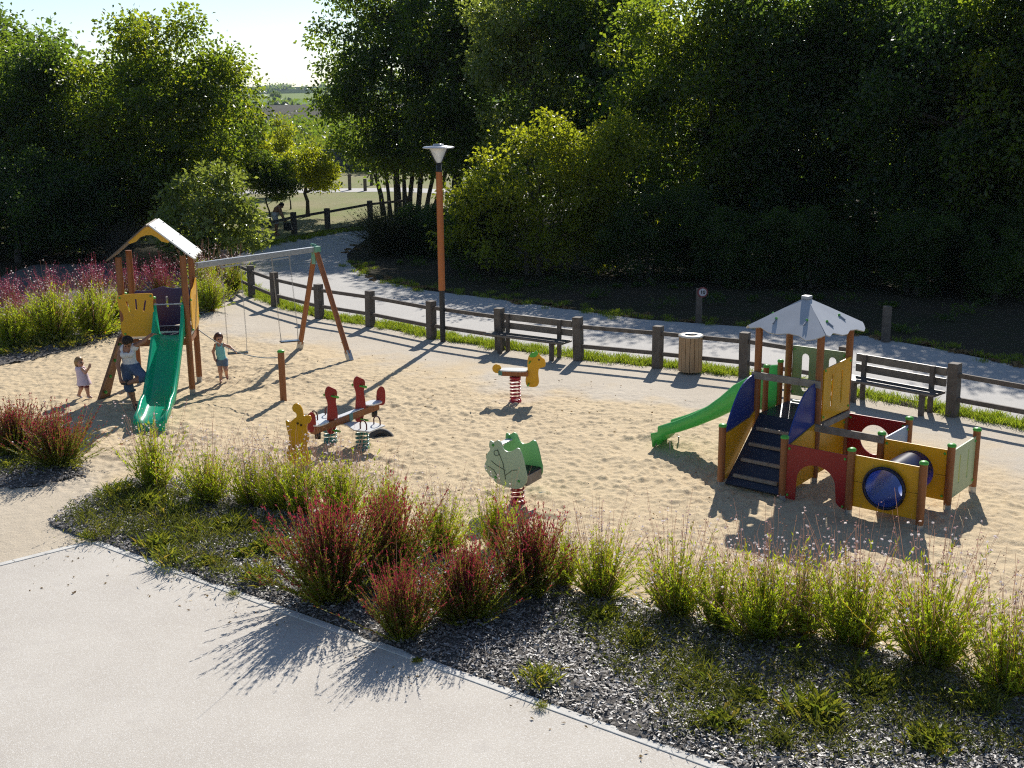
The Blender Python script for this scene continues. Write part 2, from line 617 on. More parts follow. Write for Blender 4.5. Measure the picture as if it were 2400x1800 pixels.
sand_poly = [p.to_2d() for p in fence_off(0.12)] + [Vector((13, 15)), Vector((10, 7)), Vector((1, 9.0)), Vector((-4.5, 13.6)), Vector((-7, 13.6)),
             Vector((-14, 13)), Vector((-15, 27))] + [p.to_2d() for p in (gd(-100, 790), gd(240, 722), gd(430, 668), gd(500, 625))]
structure('play_sand', region_grid('play_sand', sand_poly, 0.03, sand_z, sand_material(), rag=.05, extra={'gravel': gravel}, seed=11, box=(-13.5, 8, 11.5, 40)))

# --- planting beds with bark mulch
def mulch_material():
    mt, t, p, out = _new('bark_mulch')
    c = _mixrgb(t, _ramp(t, _noise(t, 22, 5, 0.7), 0.35, 0.65), (0.07, 0.06, 0.05), (0.17, 0.155, 0.14))
    t.links.new(c, p.inputs['Base Color'])
    p.inputs['Roughness'].default_value = 0.95
    b = t.nodes.new('ShaderNodeBump'); b.inputs['Distance'].default_value = 0.03
    t.links.new(_noise(t, 30, 4, 0.7), b.inputs['Height']); t.links.new(b.outputs[0], p.inputs['Normal'])
    return mt
MULCH_M = mulch_material()
def bed_z(poly):
    line = [(p[0], p[1]) for p in poly] + [(poly[0][0], poly[0][1])]
    def fn(X, Y, rg, step):
        d = dist_line(line, X, Y)
        return .014 + np.clip(d / .5, 0, 1) * .05 + smooth_noise(X.shape, step, .1, rg) * .010
    return fn
for nm, poly, st, bx in (('planting_bed', BED_FRONT, .035, None), ('planting_bed', BED_LEFT, .04, (-11, 10, 0, 30)), ('planting_bed', BED_BACK, .07, (-17, 20, 0, 44))):
    structure(nm, region_grid(nm, poly, st, bed_z(poly), MULCH_M, rag=.06, seed=5, box=bx))

KERB_A = gd(198, 1178)
KERB_N = (lambda d: (-d.y, d.x))((gd(1512, 1659) - KERB_A).normalized())       # towards the bed
def chips(name, poly, n, rng, Lr=(.02, .065), zb=.06, label=None):
    P = np.asarray([(p[0], p[1]) for p in poly])
    x = rng.uniform(P[:, 0].min(), P[:, 0].max(), n * 3); y = rng.uniform(P[:, 1].min(), P[:, 1].max(), n * 3)
    k = inside(poly, x + rng.normal(0, .09, len(x)), y + rng.normal(0, .09, len(x)))
    k &= (x - KERB_A[0]) * KERB_N[0] + (y - KERB_A[1]) * KERB_N[1] > .125 + rng.exponential(.012, len(x)) - .02
    x, y = x[k][:n], y[k][:n]; n = len(x)
    line = [(p[0], p[1]) for p in poly] + [(poly[0][0], poly[0][1])]
    d = dist_line(line, x, y); d = np.where(inside(poly, x, y), d, 0)
    C = np.stack([x, y, .022 + np.clip(d / .5, 0, 1) * .05 + rng.uniform(0, .03, n)], -1)
    D = np.stack([rng.normal(size=n), rng.normal(size=n), rng.normal(0, .22, n)], -1)
    D = unit(D); S = unit(np.cross(D, np.array([0, 0, 1.0]) + rng.normal(0, .35, (n, 3))))
    L = rng.uniform(*Lr, n)[:, None] / 2; W = L * rng.uniform(.22, .5, n)[:, None]
    V = np.stack([C - D * L - S * W * .7, C + D * L - S * W, C + D * L * .9 + S * W, C - D * L * .8 + S * W], 1).reshape(-1, 3)
    o = link_mesh(name, np_mesh(name, V, np.arange(n * 4).reshape(-1, 4), CHIP_M, tint=rng.random(n) ** 1.3))
    return put(o, label, 'mulch', kind='stuff')
def chip_material():
    mt, t, p, out = _new('weathered_chip')
    a = t.nodes.new('ShaderNodeAttribute'); a.attribute_name = 'tint'
    c = _mixrgb(t, a.outputs['Fac'], (0.12, 0.10, 0.085), (0.42, 0.395, 0.37))
    t.links.new(c, p.inputs['Base Color'])
    p.inputs['Roughness'].default_value = 0.5
    p.inputs['Specular IOR Level'].default_value = 0.4
    return mt
CHIP_M = chip_material()
chips('bark_chips', BED_FRONT, 95000, np.random.default_rng(3), label='grey bark chips strewn over the front planting bed', Lr=(.012, .065))
chips('bark_chips', BED_LEFT, 5000, np.random.default_rng(4), label='grey bark chips under the red shrubs at the left edge')
back_near = [gd(-40, 797), gd(120, 765), gd(240, 732), gd(330, 712), gd(430, 688), gd(485, 660), gd(512, 640), gd(480, 620), gd(300, 640), gd(-40, 700)]
chips('bark_chips', back_near, 7000, np.random.default_rng(6), Lr=(.04, .1), label='grey bark chips on the bed behind the slide tower')

# --- pavement (bottom left) and its kerb
c0, c1, c2 = gd(198, 1178), gd(1512, 1659), gd(0, 1228)
e1, e2 = (c1 - c0).normalized(), (c2 - c0).normalized()
def pave_material():
    mt, t, p, out = _new('pale_pavement')
    c = _mixrgb(t, _ramp(t, _noise(t, 0.9, 6, 0.6), 0.35, 0.65), (0.525, 0.48, 0.415), (0.465, 0.42, 0.36))
    c = _mixrgb(t, _ramp(t, _noise(t, 90, 2, 0.6), 0.52, 0.66), c, (0.68, 0.65, 0.60))
    c = _mixrgb(t, _ramp(t, _noise(t, 75, 2, 0.6, (1, 1.1, 1)), 0.60, 0.75), c, (0.36, 0.32, 0.275))
    c = _mixrgb(t, _ramp(t, _noise(t, 2.3, 6, 0.75), 0.57, 0.72), c, (0.47, 0.43, 0.38))
    t.links.new(c, p.inputs['Base Color'])
    p.inputs['Roughness'].default_value = 0.8
    p.inputs['Specular IOR Level'].default_value = 0.3
    b = t.nodes.new('ShaderNodeBump'); b.inputs['Distance'].default_value = 0.004
    t.links.new(_noise(t, 110, 3, 0.6), b.inputs['Height']); t.links.new(b.outputs[0], p.inputs['Normal'])
    return mt
flat_sheet('pavement', [c0, c0 + e1 * 14, Vector((9, -3, 0)), Vector((-16, -3, 0)), c0 + e2 * 14], 0.03, pave_material())
KERB_M = mat('kerb_concrete', (0.62, 0.60, 0.555), (0.50, 0.48, 0.44), rough=.85, scale=4, bump=.004, bscale=60)
kb = MB()
n1, n2 = Vector((-e1.y, e1.x, 0)), Vector((e2.y, -e2.x, 0))
for d, nn, L in ((e1, n1, 14.0), (e2, n2, 9.0)):
    k = 0.0
    while k < L:
        for off, wd, zz in ((.030, .056, .012), (.092, .056, .006)):
            a = c0 + d * (k + .004) + nn * off
            b = c0 + d * (k + .996) + nn * off
            kb.bar(a + Vector((0, 0, zz)), b + Vector((0, 0, zz)), wd, .05 + zz * .4, .006)
        k += 1.0
put(kb.build('kerb', KERB_M), kind='structure')

# --- hills
def hills():
    xs = np.linspace(-2200, 1600, 160); ys = np.concatenate([np.linspace(420, 1000, 24)[:-1], np.linspace(1000, 3600, 70)])
    X, Y = np.meshgrid(xs, ys)
    rg = np.random.default_rng(21)
    Z = -1.5 + np.clip((Y - 850) / 750, 0, 1) ** 1.3 * 12 + np.clip((Y - 1700) / 900, 0, 1) ** 1.2 * 19
    Z += np.sin(X / 150 + .6) * np.clip((Y - 1500) / 1000, 0, 1) * 6 + np.sin(X / 75 + Y / 400) * np.clip((Y - 900) / 2000, 0, 1) * 2.5
    i = np.arange(len(ys) - 1)[:, None] * len(xs) + np.arange(len(xs) - 1)[None]
    Q = np.stack([i, i + 1, i + len(xs) + 1, i + len(xs)], -1).reshape(-1, 4)
    mt, t, p, out = _new('field_patchwork')
    tc = t.nodes.new('ShaderNodeTexCoord'); sx = t.nodes.new('ShaderNodeSeparateXYZ'); t.links.new(tc.outputs['Object'], sx.inputs[0])
    n = _noise(t, .004, 3, .5)
    ad = t.nodes.new('ShaderNodeMath'); ad.operation = 'MULTIPLY_ADD'; t.links.new(n, ad.inputs[0]); ad.inputs[1].default_value = 160; t.links.new(sx.outputs['Y'], ad.inputs[2])
    c = _mixrgb(t, _ramp(t, ad.outputs[0], 900, 906), (0.32, 0.27, 0.19), (0.19, 0.26, 0.09))
    c = _mixrgb(t, _ramp(t, ad.outputs[0], 1300, 1310), c, (0.24, 0.29, 0.12))
    c = _mixrgb(t, _ramp(t, ad.outputs[0], 1780, 1790), c, (0.04, 0.06, 0.025))
    t.links.new(c, p.inputs['Base Color']); p.inputs['Roughness'].default_value = 1; p.inputs['Specular IOR Level'].default_value = 0
    structure('hills', np_mesh('hills', np.stack([X, Y, Z], -1).reshape(-1, 3), Q, mt, smooth=True))
hills()
# ================================================================== TREES
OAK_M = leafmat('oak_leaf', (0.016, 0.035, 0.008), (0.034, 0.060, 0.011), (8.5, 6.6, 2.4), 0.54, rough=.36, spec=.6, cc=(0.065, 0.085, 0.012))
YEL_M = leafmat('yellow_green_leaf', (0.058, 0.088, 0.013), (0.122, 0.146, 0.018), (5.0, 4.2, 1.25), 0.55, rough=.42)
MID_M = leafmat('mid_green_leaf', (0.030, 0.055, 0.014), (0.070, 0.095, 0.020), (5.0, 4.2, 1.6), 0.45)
OAKY_M = leafmat('sunlit_oak_leaf', (0.022, 0.044, 0.009), (0.055, 0.080, 0.012), (8.0, 6.4, 2.0), 0.58, rough=.36, spec=.6, cc=(0.10, 0.115, 0.014))  # yellower, brighter oak leaf: the sunlit look is put into its colour
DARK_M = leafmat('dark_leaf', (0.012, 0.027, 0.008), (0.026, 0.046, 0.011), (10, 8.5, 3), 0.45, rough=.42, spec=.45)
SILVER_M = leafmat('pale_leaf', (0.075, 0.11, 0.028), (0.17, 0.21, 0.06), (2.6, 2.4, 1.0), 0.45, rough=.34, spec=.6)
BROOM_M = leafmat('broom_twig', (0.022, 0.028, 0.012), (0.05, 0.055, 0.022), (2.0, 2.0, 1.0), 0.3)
DRY_M = leafmat('dry_stalk', (0.20, 0.155, 0.085), (0.33, 0.26, 0.16), (1.3, 1.2, .9), 0.35, rough=.8, spec=.1)
BARK_M = mat('bark', (0.05, 0.042, 0.034), (0.09, 0.078, 0.064), rough=.95, scale=9, bump=.02, bscale=25, stretch=(6, 6, 1))

def crown_points(lobes, n, rng, shell=.55):
    vol = np.array([l[3] * l[4] * l[5] for l in lobes]) ** .8
    pick = rng.choice(len(lobes), n, p=vol / vol.sum())
    L = np.asarray(lobes)[pick]
    d = unit(rng.normal(size=(n, 3)))
    r = (shell + (1 - shell) * rng.random(n) ** .7)[:, None]
    return L[:, :3] + d * r * L[:, 3:6] * rng.normal(1, .09, (n, 1))

def tree_mesh(seed, lobes, n_cl, n_leaf, leaf=.12, cl_r=.42, stems=((0, 0),), trunk_r=.16, trunk_top=.55, shell=.55, limb=40, low=.0):
    """lobes (x, y, z, rx, ry, rz) -> crown quads and trunk MB"""
    rng = np.random.default_rng(seed)
    C = crown_points(lobes, n_cl, rng, shell)
    C = C[C[:, 2] > low]
    per = max(1, n_leaf // len(C))
    rad = rng.uniform(.6, 1.35, len(C)) * cl_r
    n = len(C) * per
    ctr = np.repeat(C, per, 0); rr = np.repeat(rad, per)[:, None]
    ball = unit(rng.normal(size=(n, 3))) * (rng.random((n, 1)) ** .42) * np.array([1.25, 1.25, .85])
    spray = rng.normal(size=(n, 3)) * np.array([.66, .66, .5])
    off = np.where(rng.random((n, 1)) < .80, ball, spray) * rr
    P = ctr + off
    D = unit(off / rr + rng.normal(size=(n, 3)) * .75 + np.array([0, 0, -.15]))
    L = rng.uniform(.75, 1.3, n) * leaf
    V, Q = leaf_quads(P, D, L, L * .62, rng, droop=.1)
    tint = np.clip(np.repeat(rng.random(len(C)), per) * .6 + rng.random(n) * .45, 0, 1)
    mb = MB()
    H = max(l[2] + l[5] for l in lobes)
    zt = H * trunk_top
    nodes = []
    for si, (sx, sy) in enumerate(stems):
        pts, rs = [], []
        lean = rng.normal(0, .05, 2) + np.array([sx, sy]) * .55
        for k in range(8):
            f = k / 7
            pts.append((sx + lean[0] * (f + 1.2 * f * f) * zt * .24 + rng.normal(0, .11) * f, sy + lean[1] * (f + 1.2 * f * f) * zt * .24 + rng.normal(0, .11) * f, -.06 + f * zt))
            rs.append(trunk_r * (1.25 if k == 0 else 1 - .6 * f) * (1 if si == 0 else rng.uniform(.6, .95)))
        mb.tube(pts, rs, 9)
        nodes += [(np.array(p), r) for p, r in zip(pts, rs)][2:]
    NP = np.array([q[0] for q in nodes])
    order = rng.permutation(len(C))[:limb]
    for i in order:
        e = C[i]
        cost = np.linalg.norm(NP - e, axis=1) + np.where(NP[:, 2] > e[2] - .1, 2.5, 0)
        j = int(np.argmin(cost))
        a, r0 = NP[j], nodes[j][1] * .5
        mid = a * .5 + e * .5 + np.array([rng.normal(0, .12), rng.normal(0, .12), .12 * np.linalg.norm(e - a) * rng.uniform(-.3, .8)])
        q = [a, a * .6 + mid * .4 + rng.normal(0, .03, 3), mid, mid * .5 + e * .5 + rng.normal(0, .05, 3), e]
        mb.tube(q, [r0, r0 * .75, r0 * .5, r0 * .3, .006], 5, cap=False)
    return (V, Q, tint), mb

TREE_LIB = {}
def build_tree(name, label, loc, key, mesh_args, leaf_m, group=None, rotz=0, scale=1.0, cat='tree', bark=None, trunkname='trunk'):
    if key not in TREE_LIB:
        args_ = mesh_args
        (V, Q, tint), mb = tree_mesh(**mesh_args)
        TREE_LIB[key] = (np_mesh('crown', V, Q, leaf_m, tint=tint), mb.mesh('trunk', bark or BARK_M))
    crown, trunk = TREE_LIB[key]
    if crown.materials[0] != leaf_m:
        if (key, leaf_m.name) not in TREE_LIB:
            alt = crown.copy()
            alt.materials[0] = leaf_m
            TREE_LIB[(key, leaf_m.name)] = alt
        crown = TREE_LIB[(key, leaf_m.name)]
    t = thing(name, label, cat, loc, rotz, group)
    t.scale = (scale,) * 3 if not isinstance(scale, tuple) else scale
    link_mesh('crown' if cat == 'tree' else 'foliage', crown, t)
    link_mesh(trunkname, trunk, t)
    return t

def base(u, y):
    """ground point at distance y whose photo column (2212 px wide) is u"""
    lo, hi = 300.0, 1790.0
    for _ in range(50):
        v = (lo + hi) / 2
        p = ground(u * 1.085, v)
        if p.y > y: lo = v
        else: hi = v
    return Vector((p.x * y / p.y, y, 0))

# left group
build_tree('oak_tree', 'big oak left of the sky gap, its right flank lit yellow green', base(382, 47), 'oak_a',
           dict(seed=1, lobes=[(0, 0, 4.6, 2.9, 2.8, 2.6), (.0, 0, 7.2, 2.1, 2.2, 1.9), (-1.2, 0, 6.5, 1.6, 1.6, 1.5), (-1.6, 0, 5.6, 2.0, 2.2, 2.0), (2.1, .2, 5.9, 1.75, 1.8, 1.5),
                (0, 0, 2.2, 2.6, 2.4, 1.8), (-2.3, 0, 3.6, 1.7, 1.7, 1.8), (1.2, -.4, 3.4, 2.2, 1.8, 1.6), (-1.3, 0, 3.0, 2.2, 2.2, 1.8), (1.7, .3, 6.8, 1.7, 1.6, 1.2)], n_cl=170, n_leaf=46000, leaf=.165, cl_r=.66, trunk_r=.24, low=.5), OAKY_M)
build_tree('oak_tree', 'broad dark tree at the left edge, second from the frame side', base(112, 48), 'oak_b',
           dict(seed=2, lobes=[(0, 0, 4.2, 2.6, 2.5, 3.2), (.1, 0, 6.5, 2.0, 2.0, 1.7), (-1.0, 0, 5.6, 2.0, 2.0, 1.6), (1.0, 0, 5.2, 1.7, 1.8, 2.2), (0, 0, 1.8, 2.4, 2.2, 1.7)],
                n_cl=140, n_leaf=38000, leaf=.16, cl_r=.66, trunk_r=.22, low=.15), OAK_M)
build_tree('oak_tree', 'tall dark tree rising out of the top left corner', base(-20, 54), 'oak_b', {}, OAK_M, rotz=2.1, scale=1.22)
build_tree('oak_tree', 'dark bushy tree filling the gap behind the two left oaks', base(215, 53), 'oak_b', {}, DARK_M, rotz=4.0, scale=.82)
build_tree('oak_tree', 'low dark tree at the far left, crown touching the pink flowers', base(40, 44), 'oak_low',
           dict(seed=31, lobes=[(0, 0, 2.2, 2.6, 2.2, 2.2), (1.6, 0, 1.6, 1.8, 1.6, 1.6), (-1.6, 0, 2.0, 1.8, 1.8, 1.8)], n_cl=160, n_leaf=24000, leaf=.13, cl_r=.42, trunk_r=.12, low=.1), DARK_M)
build_tree('oak_tree', 'low dark tree under the big oak, left of the tower roof', base(235, 46), 'oak_low', {}, DARK_M, rotz=1.3, scale=.95)
build_tree('young_tree', 'bright leafy young tree right behind the swing beam and tower roof', base(452, 41.5), 'young_a',
           dict(seed=3, lobes=[(0, 0, 1.9, 1.6, 1.4, 1.6), (.9, 0, 1.4, 1.3, 1.1, 1.1), (-.8, 0, 1.5, 1.2, 1.2, 1.3), (.1, 0, 2.9, 1.0, 1.0, .9)],
                n_cl=120, n_leaf=8500, leaf=.17, cl_r=.34, trunk_r=.07, low=.1), SILVER_M)
build_tree('young_tree', 'leafy green tree above and behind the bright young tree', base(470, 56), 'young_b',
           dict(seed=4, lobes=[(0, 0, 3.0, 1.9, 1.8, 1.6), (.7, 0, 4.2, 1.5, 1.4, 1.2), (-.9, 0, 3.8, 1.3, 1.3, 1.2)],
                n_cl=130, n_leaf=16000, leaf=.14, cl_r=.4, trunk_r=.1, low=.8), OAK_M)
build_tree('young_tree', 'small dark tree on the meadow beside the bending person', base(583, 55), 'small_a',
           dict(seed=5, lobes=[(0, 0, 2.4, 1.15, 1.1, 1.0), (.5, 0, 1.9, .9, .9, .7), (-.4, 0, 2.8, .8, .8, .6)],
                n_cl=75, n_leaf=9000, leaf=.12, cl_r=.3, trunk_r=.05, low=1.05), OAK_M)
build_tree('young_tree', 'round headed young tree on a straight thin trunk in the meadow', base(665, 60), 'small_b',
           dict(seed=6, lobes=[(0, 0, 2.4, 1.6, 1.5, .85), (.2, 0, 2.9, 1.1, 1.1, .6), (.8, 0, 1.9, .9, .9, .6)],
                n_cl=90, n_leaf=11000, leaf=.12, cl_r=.3, trunk_r=.11, trunk_top=.8, low=1.2), YEL_M)
build_tree('young_tree', 'slim yellowish tree standing behind the round headed young tree', base(618, 73), 'slim',
           dict(seed=7, lobes=[(0, 0, 2.2, .9, .9, 1.8), (0, 0, 3.4, .6, .6, 1.2)], n_cl=50, n_leaf=6000, leaf=.14, cl_r=.3, trunk_r=.05, low=.5), YEL_M)
build_tree('young_tree', 'short leafy tree at the left rear of the meadow, behind the young tree', base(525, 66), 'small_a', {}, YEL_M, rotz=2.0, scale=1.45)
build_tree('young_tree', 'tiny drooping tree between the two meadow trees', base(628, 64), 'small_a', {}, OAK_M, rotz=4.4, scale=.82)
# centre
build_tree('multi_stemmed_tree', 'many stemmed tall tree at the road bend, right of the sky gap', base(862, 60), 'multi',
           dict(seed=8, lobes=[(0, 0, 7.4, 3.2, 3.0, 3.2), (-2.0, 0, 8.6, 2.0, 2.2, 2.4), (-2.3, 0, 5.6, 1.6, 2.0, 1.8), (1.8, 0, 9.0, 2.6, 2.4, 2.4), (.3, 0, 11.2, 2.6, 2.6, 1.8),
                (.5, 0, 3.6, 2.6, 2.2, 1.6), (-1.4, 0, 4.0, 1.9, 1.8, 1.6), (1.9, 0, 3.2, 2.0, 1.8, 1.6), (.4, -.4, 2.9, 1.8, 1.2, 1.0), (2.6, 0, 6.4, 1.8, 2, 2)], n_cl=215, n_leaf=42000, leaf=.19, cl_r=.72,
                stems=((0, 0), (.5, .1), (-.45, .1), (.9, .2), (-.15, .5), (1.3, 0), (-.8, .3), (1.7, .2), (.3, -.2)), trunk_r=.16, low=1.9, limb=110), OAK_M)
build_tree('oak_tree', 'loose tree with sky showing through, behind the lamp head', base(985, 57), 'loose',
           dict(seed=9, lobes=[(0, 0, 6.6, 2.7, 2.6, 3.0), (-.6, 0, 9.6, 2.2, 2.2, 1.9), (1.2, 0, 8.6, 1.9, 2.0, 2.0), (0, 0, 3.4, 2.2, 2.0, 2.0)],
                n_cl=125, n_leaf=24000, leaf=.19, cl_r=.72, trunk_r=.2, low=1.0), OAK_M)
build_tree('oak_tree', 'pale leaved tree behind the big yellow green bush', base(1150, 52), 'loose', {}, SILVER_M, rotz=2.4, scale=.95)
build_tree('oak_tree', 'tall tree behind the right end of the yellow green bush', base(1290, 51), 'loose', {}, OAK_M, rotz=4.4, scale=1.02)
build_tree('round_bush', 'big rounded yellow green bush right of the street lamp', base(1165, 39.5), 'bush',
           dict(seed=10, lobes=[(0, 0, 2.9, 2.5, 2.0, 2.3), (1.6, .1, 3.5, 1.7, 1.8, 1.9), (-1.5, 0, 2.4, 1.6, 1.6, 1.8), (0, 0, 1.3, 2.9, 2.0, 1.3), (2.4, .2, 4.3, .9, .9, 1.0)],
                n_cl=200, n_leaf=27000, leaf=.125, cl_r=.40, trunk_r=.12, stems=((0, 0), (.4, .2), (-.4, .1), (.9, 0)), low=.05), YEL_M, cat='bush', trunkname='stems')
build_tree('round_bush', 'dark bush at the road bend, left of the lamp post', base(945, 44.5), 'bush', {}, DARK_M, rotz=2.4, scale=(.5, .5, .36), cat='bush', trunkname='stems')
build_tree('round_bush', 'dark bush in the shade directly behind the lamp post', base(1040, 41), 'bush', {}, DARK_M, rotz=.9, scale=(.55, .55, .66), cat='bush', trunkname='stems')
# right wood
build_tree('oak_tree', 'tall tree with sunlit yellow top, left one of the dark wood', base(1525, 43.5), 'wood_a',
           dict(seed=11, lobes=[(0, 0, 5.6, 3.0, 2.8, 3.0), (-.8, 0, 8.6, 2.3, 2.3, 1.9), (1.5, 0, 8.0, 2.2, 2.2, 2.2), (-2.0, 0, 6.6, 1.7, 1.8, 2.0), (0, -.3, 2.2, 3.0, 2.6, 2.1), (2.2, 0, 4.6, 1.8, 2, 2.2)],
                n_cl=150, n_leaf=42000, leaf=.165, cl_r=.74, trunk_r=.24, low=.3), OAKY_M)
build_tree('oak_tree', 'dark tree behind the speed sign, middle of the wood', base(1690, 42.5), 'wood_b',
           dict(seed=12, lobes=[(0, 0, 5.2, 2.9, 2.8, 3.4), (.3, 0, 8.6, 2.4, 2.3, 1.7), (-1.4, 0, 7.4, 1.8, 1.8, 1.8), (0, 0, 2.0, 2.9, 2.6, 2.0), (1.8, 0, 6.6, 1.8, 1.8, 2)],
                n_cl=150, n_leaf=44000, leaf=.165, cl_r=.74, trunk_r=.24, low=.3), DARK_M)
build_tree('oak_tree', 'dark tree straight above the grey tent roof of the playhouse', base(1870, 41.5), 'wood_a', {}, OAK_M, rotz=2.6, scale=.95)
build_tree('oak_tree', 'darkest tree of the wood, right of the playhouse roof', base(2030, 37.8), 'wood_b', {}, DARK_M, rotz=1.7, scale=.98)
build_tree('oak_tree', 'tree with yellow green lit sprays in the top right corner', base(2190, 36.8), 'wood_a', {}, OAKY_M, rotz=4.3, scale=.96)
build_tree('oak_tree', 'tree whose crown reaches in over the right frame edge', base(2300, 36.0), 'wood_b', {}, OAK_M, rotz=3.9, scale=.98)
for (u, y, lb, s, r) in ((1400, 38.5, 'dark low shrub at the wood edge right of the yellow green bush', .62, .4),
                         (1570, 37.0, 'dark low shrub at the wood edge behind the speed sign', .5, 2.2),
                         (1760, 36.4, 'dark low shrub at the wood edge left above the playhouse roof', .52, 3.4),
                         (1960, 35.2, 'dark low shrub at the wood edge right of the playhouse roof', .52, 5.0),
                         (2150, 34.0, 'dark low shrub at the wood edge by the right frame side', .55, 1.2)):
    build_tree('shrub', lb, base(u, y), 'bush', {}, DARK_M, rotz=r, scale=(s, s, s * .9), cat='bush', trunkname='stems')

def leaf_mass(name, label, boxes, n, size, material, seed, cl=1.0, cat='wood'):
    rng = np.random.default_rng(seed)
    Ps = []
    for (x0, x1, y0, y1, z0, z1, wt) in boxes:
        k = int(n * wt)
        m_ = max(4, k // 60)
        c = np.stack([rng.uniform(x0, x1, m_), rng.uniform(y0, y1, m_), z0 + (z1 - z0) * rng.random(m_) ** .8], -1)
        Ps.append(np.repeat(c, 60, 0) + rng.normal(size=(m_ * 60, 3)) * cl * np.array([1, 1, .7]))
    P = np.concatenate(Ps); P = P[P[:, 2] > -.02]
    D = unit(rng.normal(size=P.shape))
    L = rng.uniform(.7, 1.3, len(P)) * size
    V, Q = leaf_quads(P, D, L, L * .7, rng)
    return put(link_mesh(name, np_mesh(name, V, Q, material, tint=rng.random(len(Q)))), label, cat, kind='stuff')
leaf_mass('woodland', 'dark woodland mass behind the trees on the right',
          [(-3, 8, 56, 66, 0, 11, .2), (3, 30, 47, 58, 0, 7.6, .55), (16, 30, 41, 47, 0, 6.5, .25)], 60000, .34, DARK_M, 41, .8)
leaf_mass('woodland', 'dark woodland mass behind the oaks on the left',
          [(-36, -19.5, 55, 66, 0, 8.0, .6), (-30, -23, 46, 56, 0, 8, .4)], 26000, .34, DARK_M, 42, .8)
leaf_mass('woodland', 'far green trees filling the valley below the hill fields',
          [(-60, -6, 105, 150, -1, 2.6, .36), (-90, -14, 150, 230, -1, 1.4, .30), (-40, -21, 78, 100, 0, 3.4, .22), (-17, -3, 94, 106, 0, 1.6, .12)], 52000, .38, MID_M, 43, .9)
leaf_mass('woodland', 'far dark clumps among the valley trees',
          [(-50, -12, 115, 140, 0, 3.0, .5), (-100, -20, 170, 230, -1, 2.2, .5)], 16000, .42, OAK_M, 45, .8)
leaf_mass('hill_woodland', 'blue green woodland on the skyline and hedgerows of the far hills',
          [(-1500, 200, 2250, 2500, 17, 25, .74), (-900, 100, 1850, 1900, 10, 15, .10), (-700, 60, 905, 915, -2, 0, .16)], 26000, 5.0, OAK_M, 44, 3.6)
for (x, y, s, lb) in ((-262, 1010, 5.0, 'lone round tree standing in the far pale green field'), (-193, 1015, 3.0, 'smaller tree at the right edge of the far green field')):
    build_tree('field_tree', lb, (x, y, .2), 'small_b', {}, OAK_M, scale=s)

# ---------------------------------------------------------------- broom bushes, dry grass
def broom(seed, n, h, spread, wd, rng=None):
    rng = np.random.default_rng(seed)
    az = rng.uniform(0, 2 * math.pi, n); tl = np.abs(rng.normal(0, spread, n))
    L = rng.uniform(.55, 1.0, n) * h
    k = 5
    f = np.linspace(0, 1, k)[None, :, None]
    d0 = np.stack([np.cos(az) * np.sin(tl), np.sin(az) * np.sin(tl), np.cos(tl)], -1)[:, None]
    B = np.stack([rng.normal(0, .10 * h, n), rng.normal(0, .10 * h, n), np.full(n, -.02)], -1)[:, None]
    P = B + d0 * L[:, None, None] * f + np.stack([np.cos(az), np.sin(az), -np.ones(n) * .35], -1)[:, None] * (f ** 2) * (L * .22)[:, None, None]
    P += rng.normal(0, .012 * h, P.shape) * f
    W = np.linspace(1, .25, k)[None] * np.full((n, 1), wd)
    return P, *ribbons(P, W, rng)
def broom_bush(name, label, loc, seed, n, h, spread, wd, material, cat='bush', group=None, leaves=0, leaf=.06):
    P, V, Q = broom(seed, n, h, spread, wd)
    rng = np.random.default_rng(seed + 1)
    t = thing(name, label, cat, loc, 0, group)
    link_mesh('twigs', np_mesh('twigs', V, Q, material, tint=np.repeat(rng.random(n), 4)), t)
    if leaves:
        i = rng.integers(0, n, leaves); j = rng.integers(2, 5, leaves)
        C = P[i, j] + rng.normal(0, .03, (leaves, 3))
        V, Q = leaf_quads(C, rng.normal(size=(leaves, 3)) + np.array([0, 0, .6]), leaf, leaf * .4, rng)
        link_mesh('foliage', np_mesh('foliage', V, Q, material, tint=rng.random(leaves)), t)
    return t
broom_bush('broom_bush', 'dark spiky broom bush on the bank at the road bend', gd(842, 548), 61, 1500, 2.0, .55, .022, BROOM_M, leaves=3000, leaf=.09)
broom_bush('broom_bush', 'second dark spiky broom bush, right beside the multi stemmed tree', gd(905, 545), 62, 1200, 1.8, .6, .022, BROOM_M, leaves=2600, leaf=.09)
broom_bush('broom_bush', 'grey leafless broom bush left of the tower roof', gd(262, 560), 63, 900, 1.7, .55, .016, leafmat('grey_twig', (0.08, 0.072, 0.058), (0.14, 0.13, 0.105), (1, 1, 1), .2))
broom_bush('dry_grass_clump', 'sunlit dry tan grass clump seen through the tower roof frame', gd(340, 588), 64, 1500, 1.05, .7, .014, DRY_M, cat='plant', leaves=1600, leaf=.05)
broom_bush('dry_grass_clump', 'second tan grass clump behind the left tower posts', gd(285, 590), 65, 900, .9, .7, .014, DRY_M, cat='plant', leaves=900, leaf=.05)

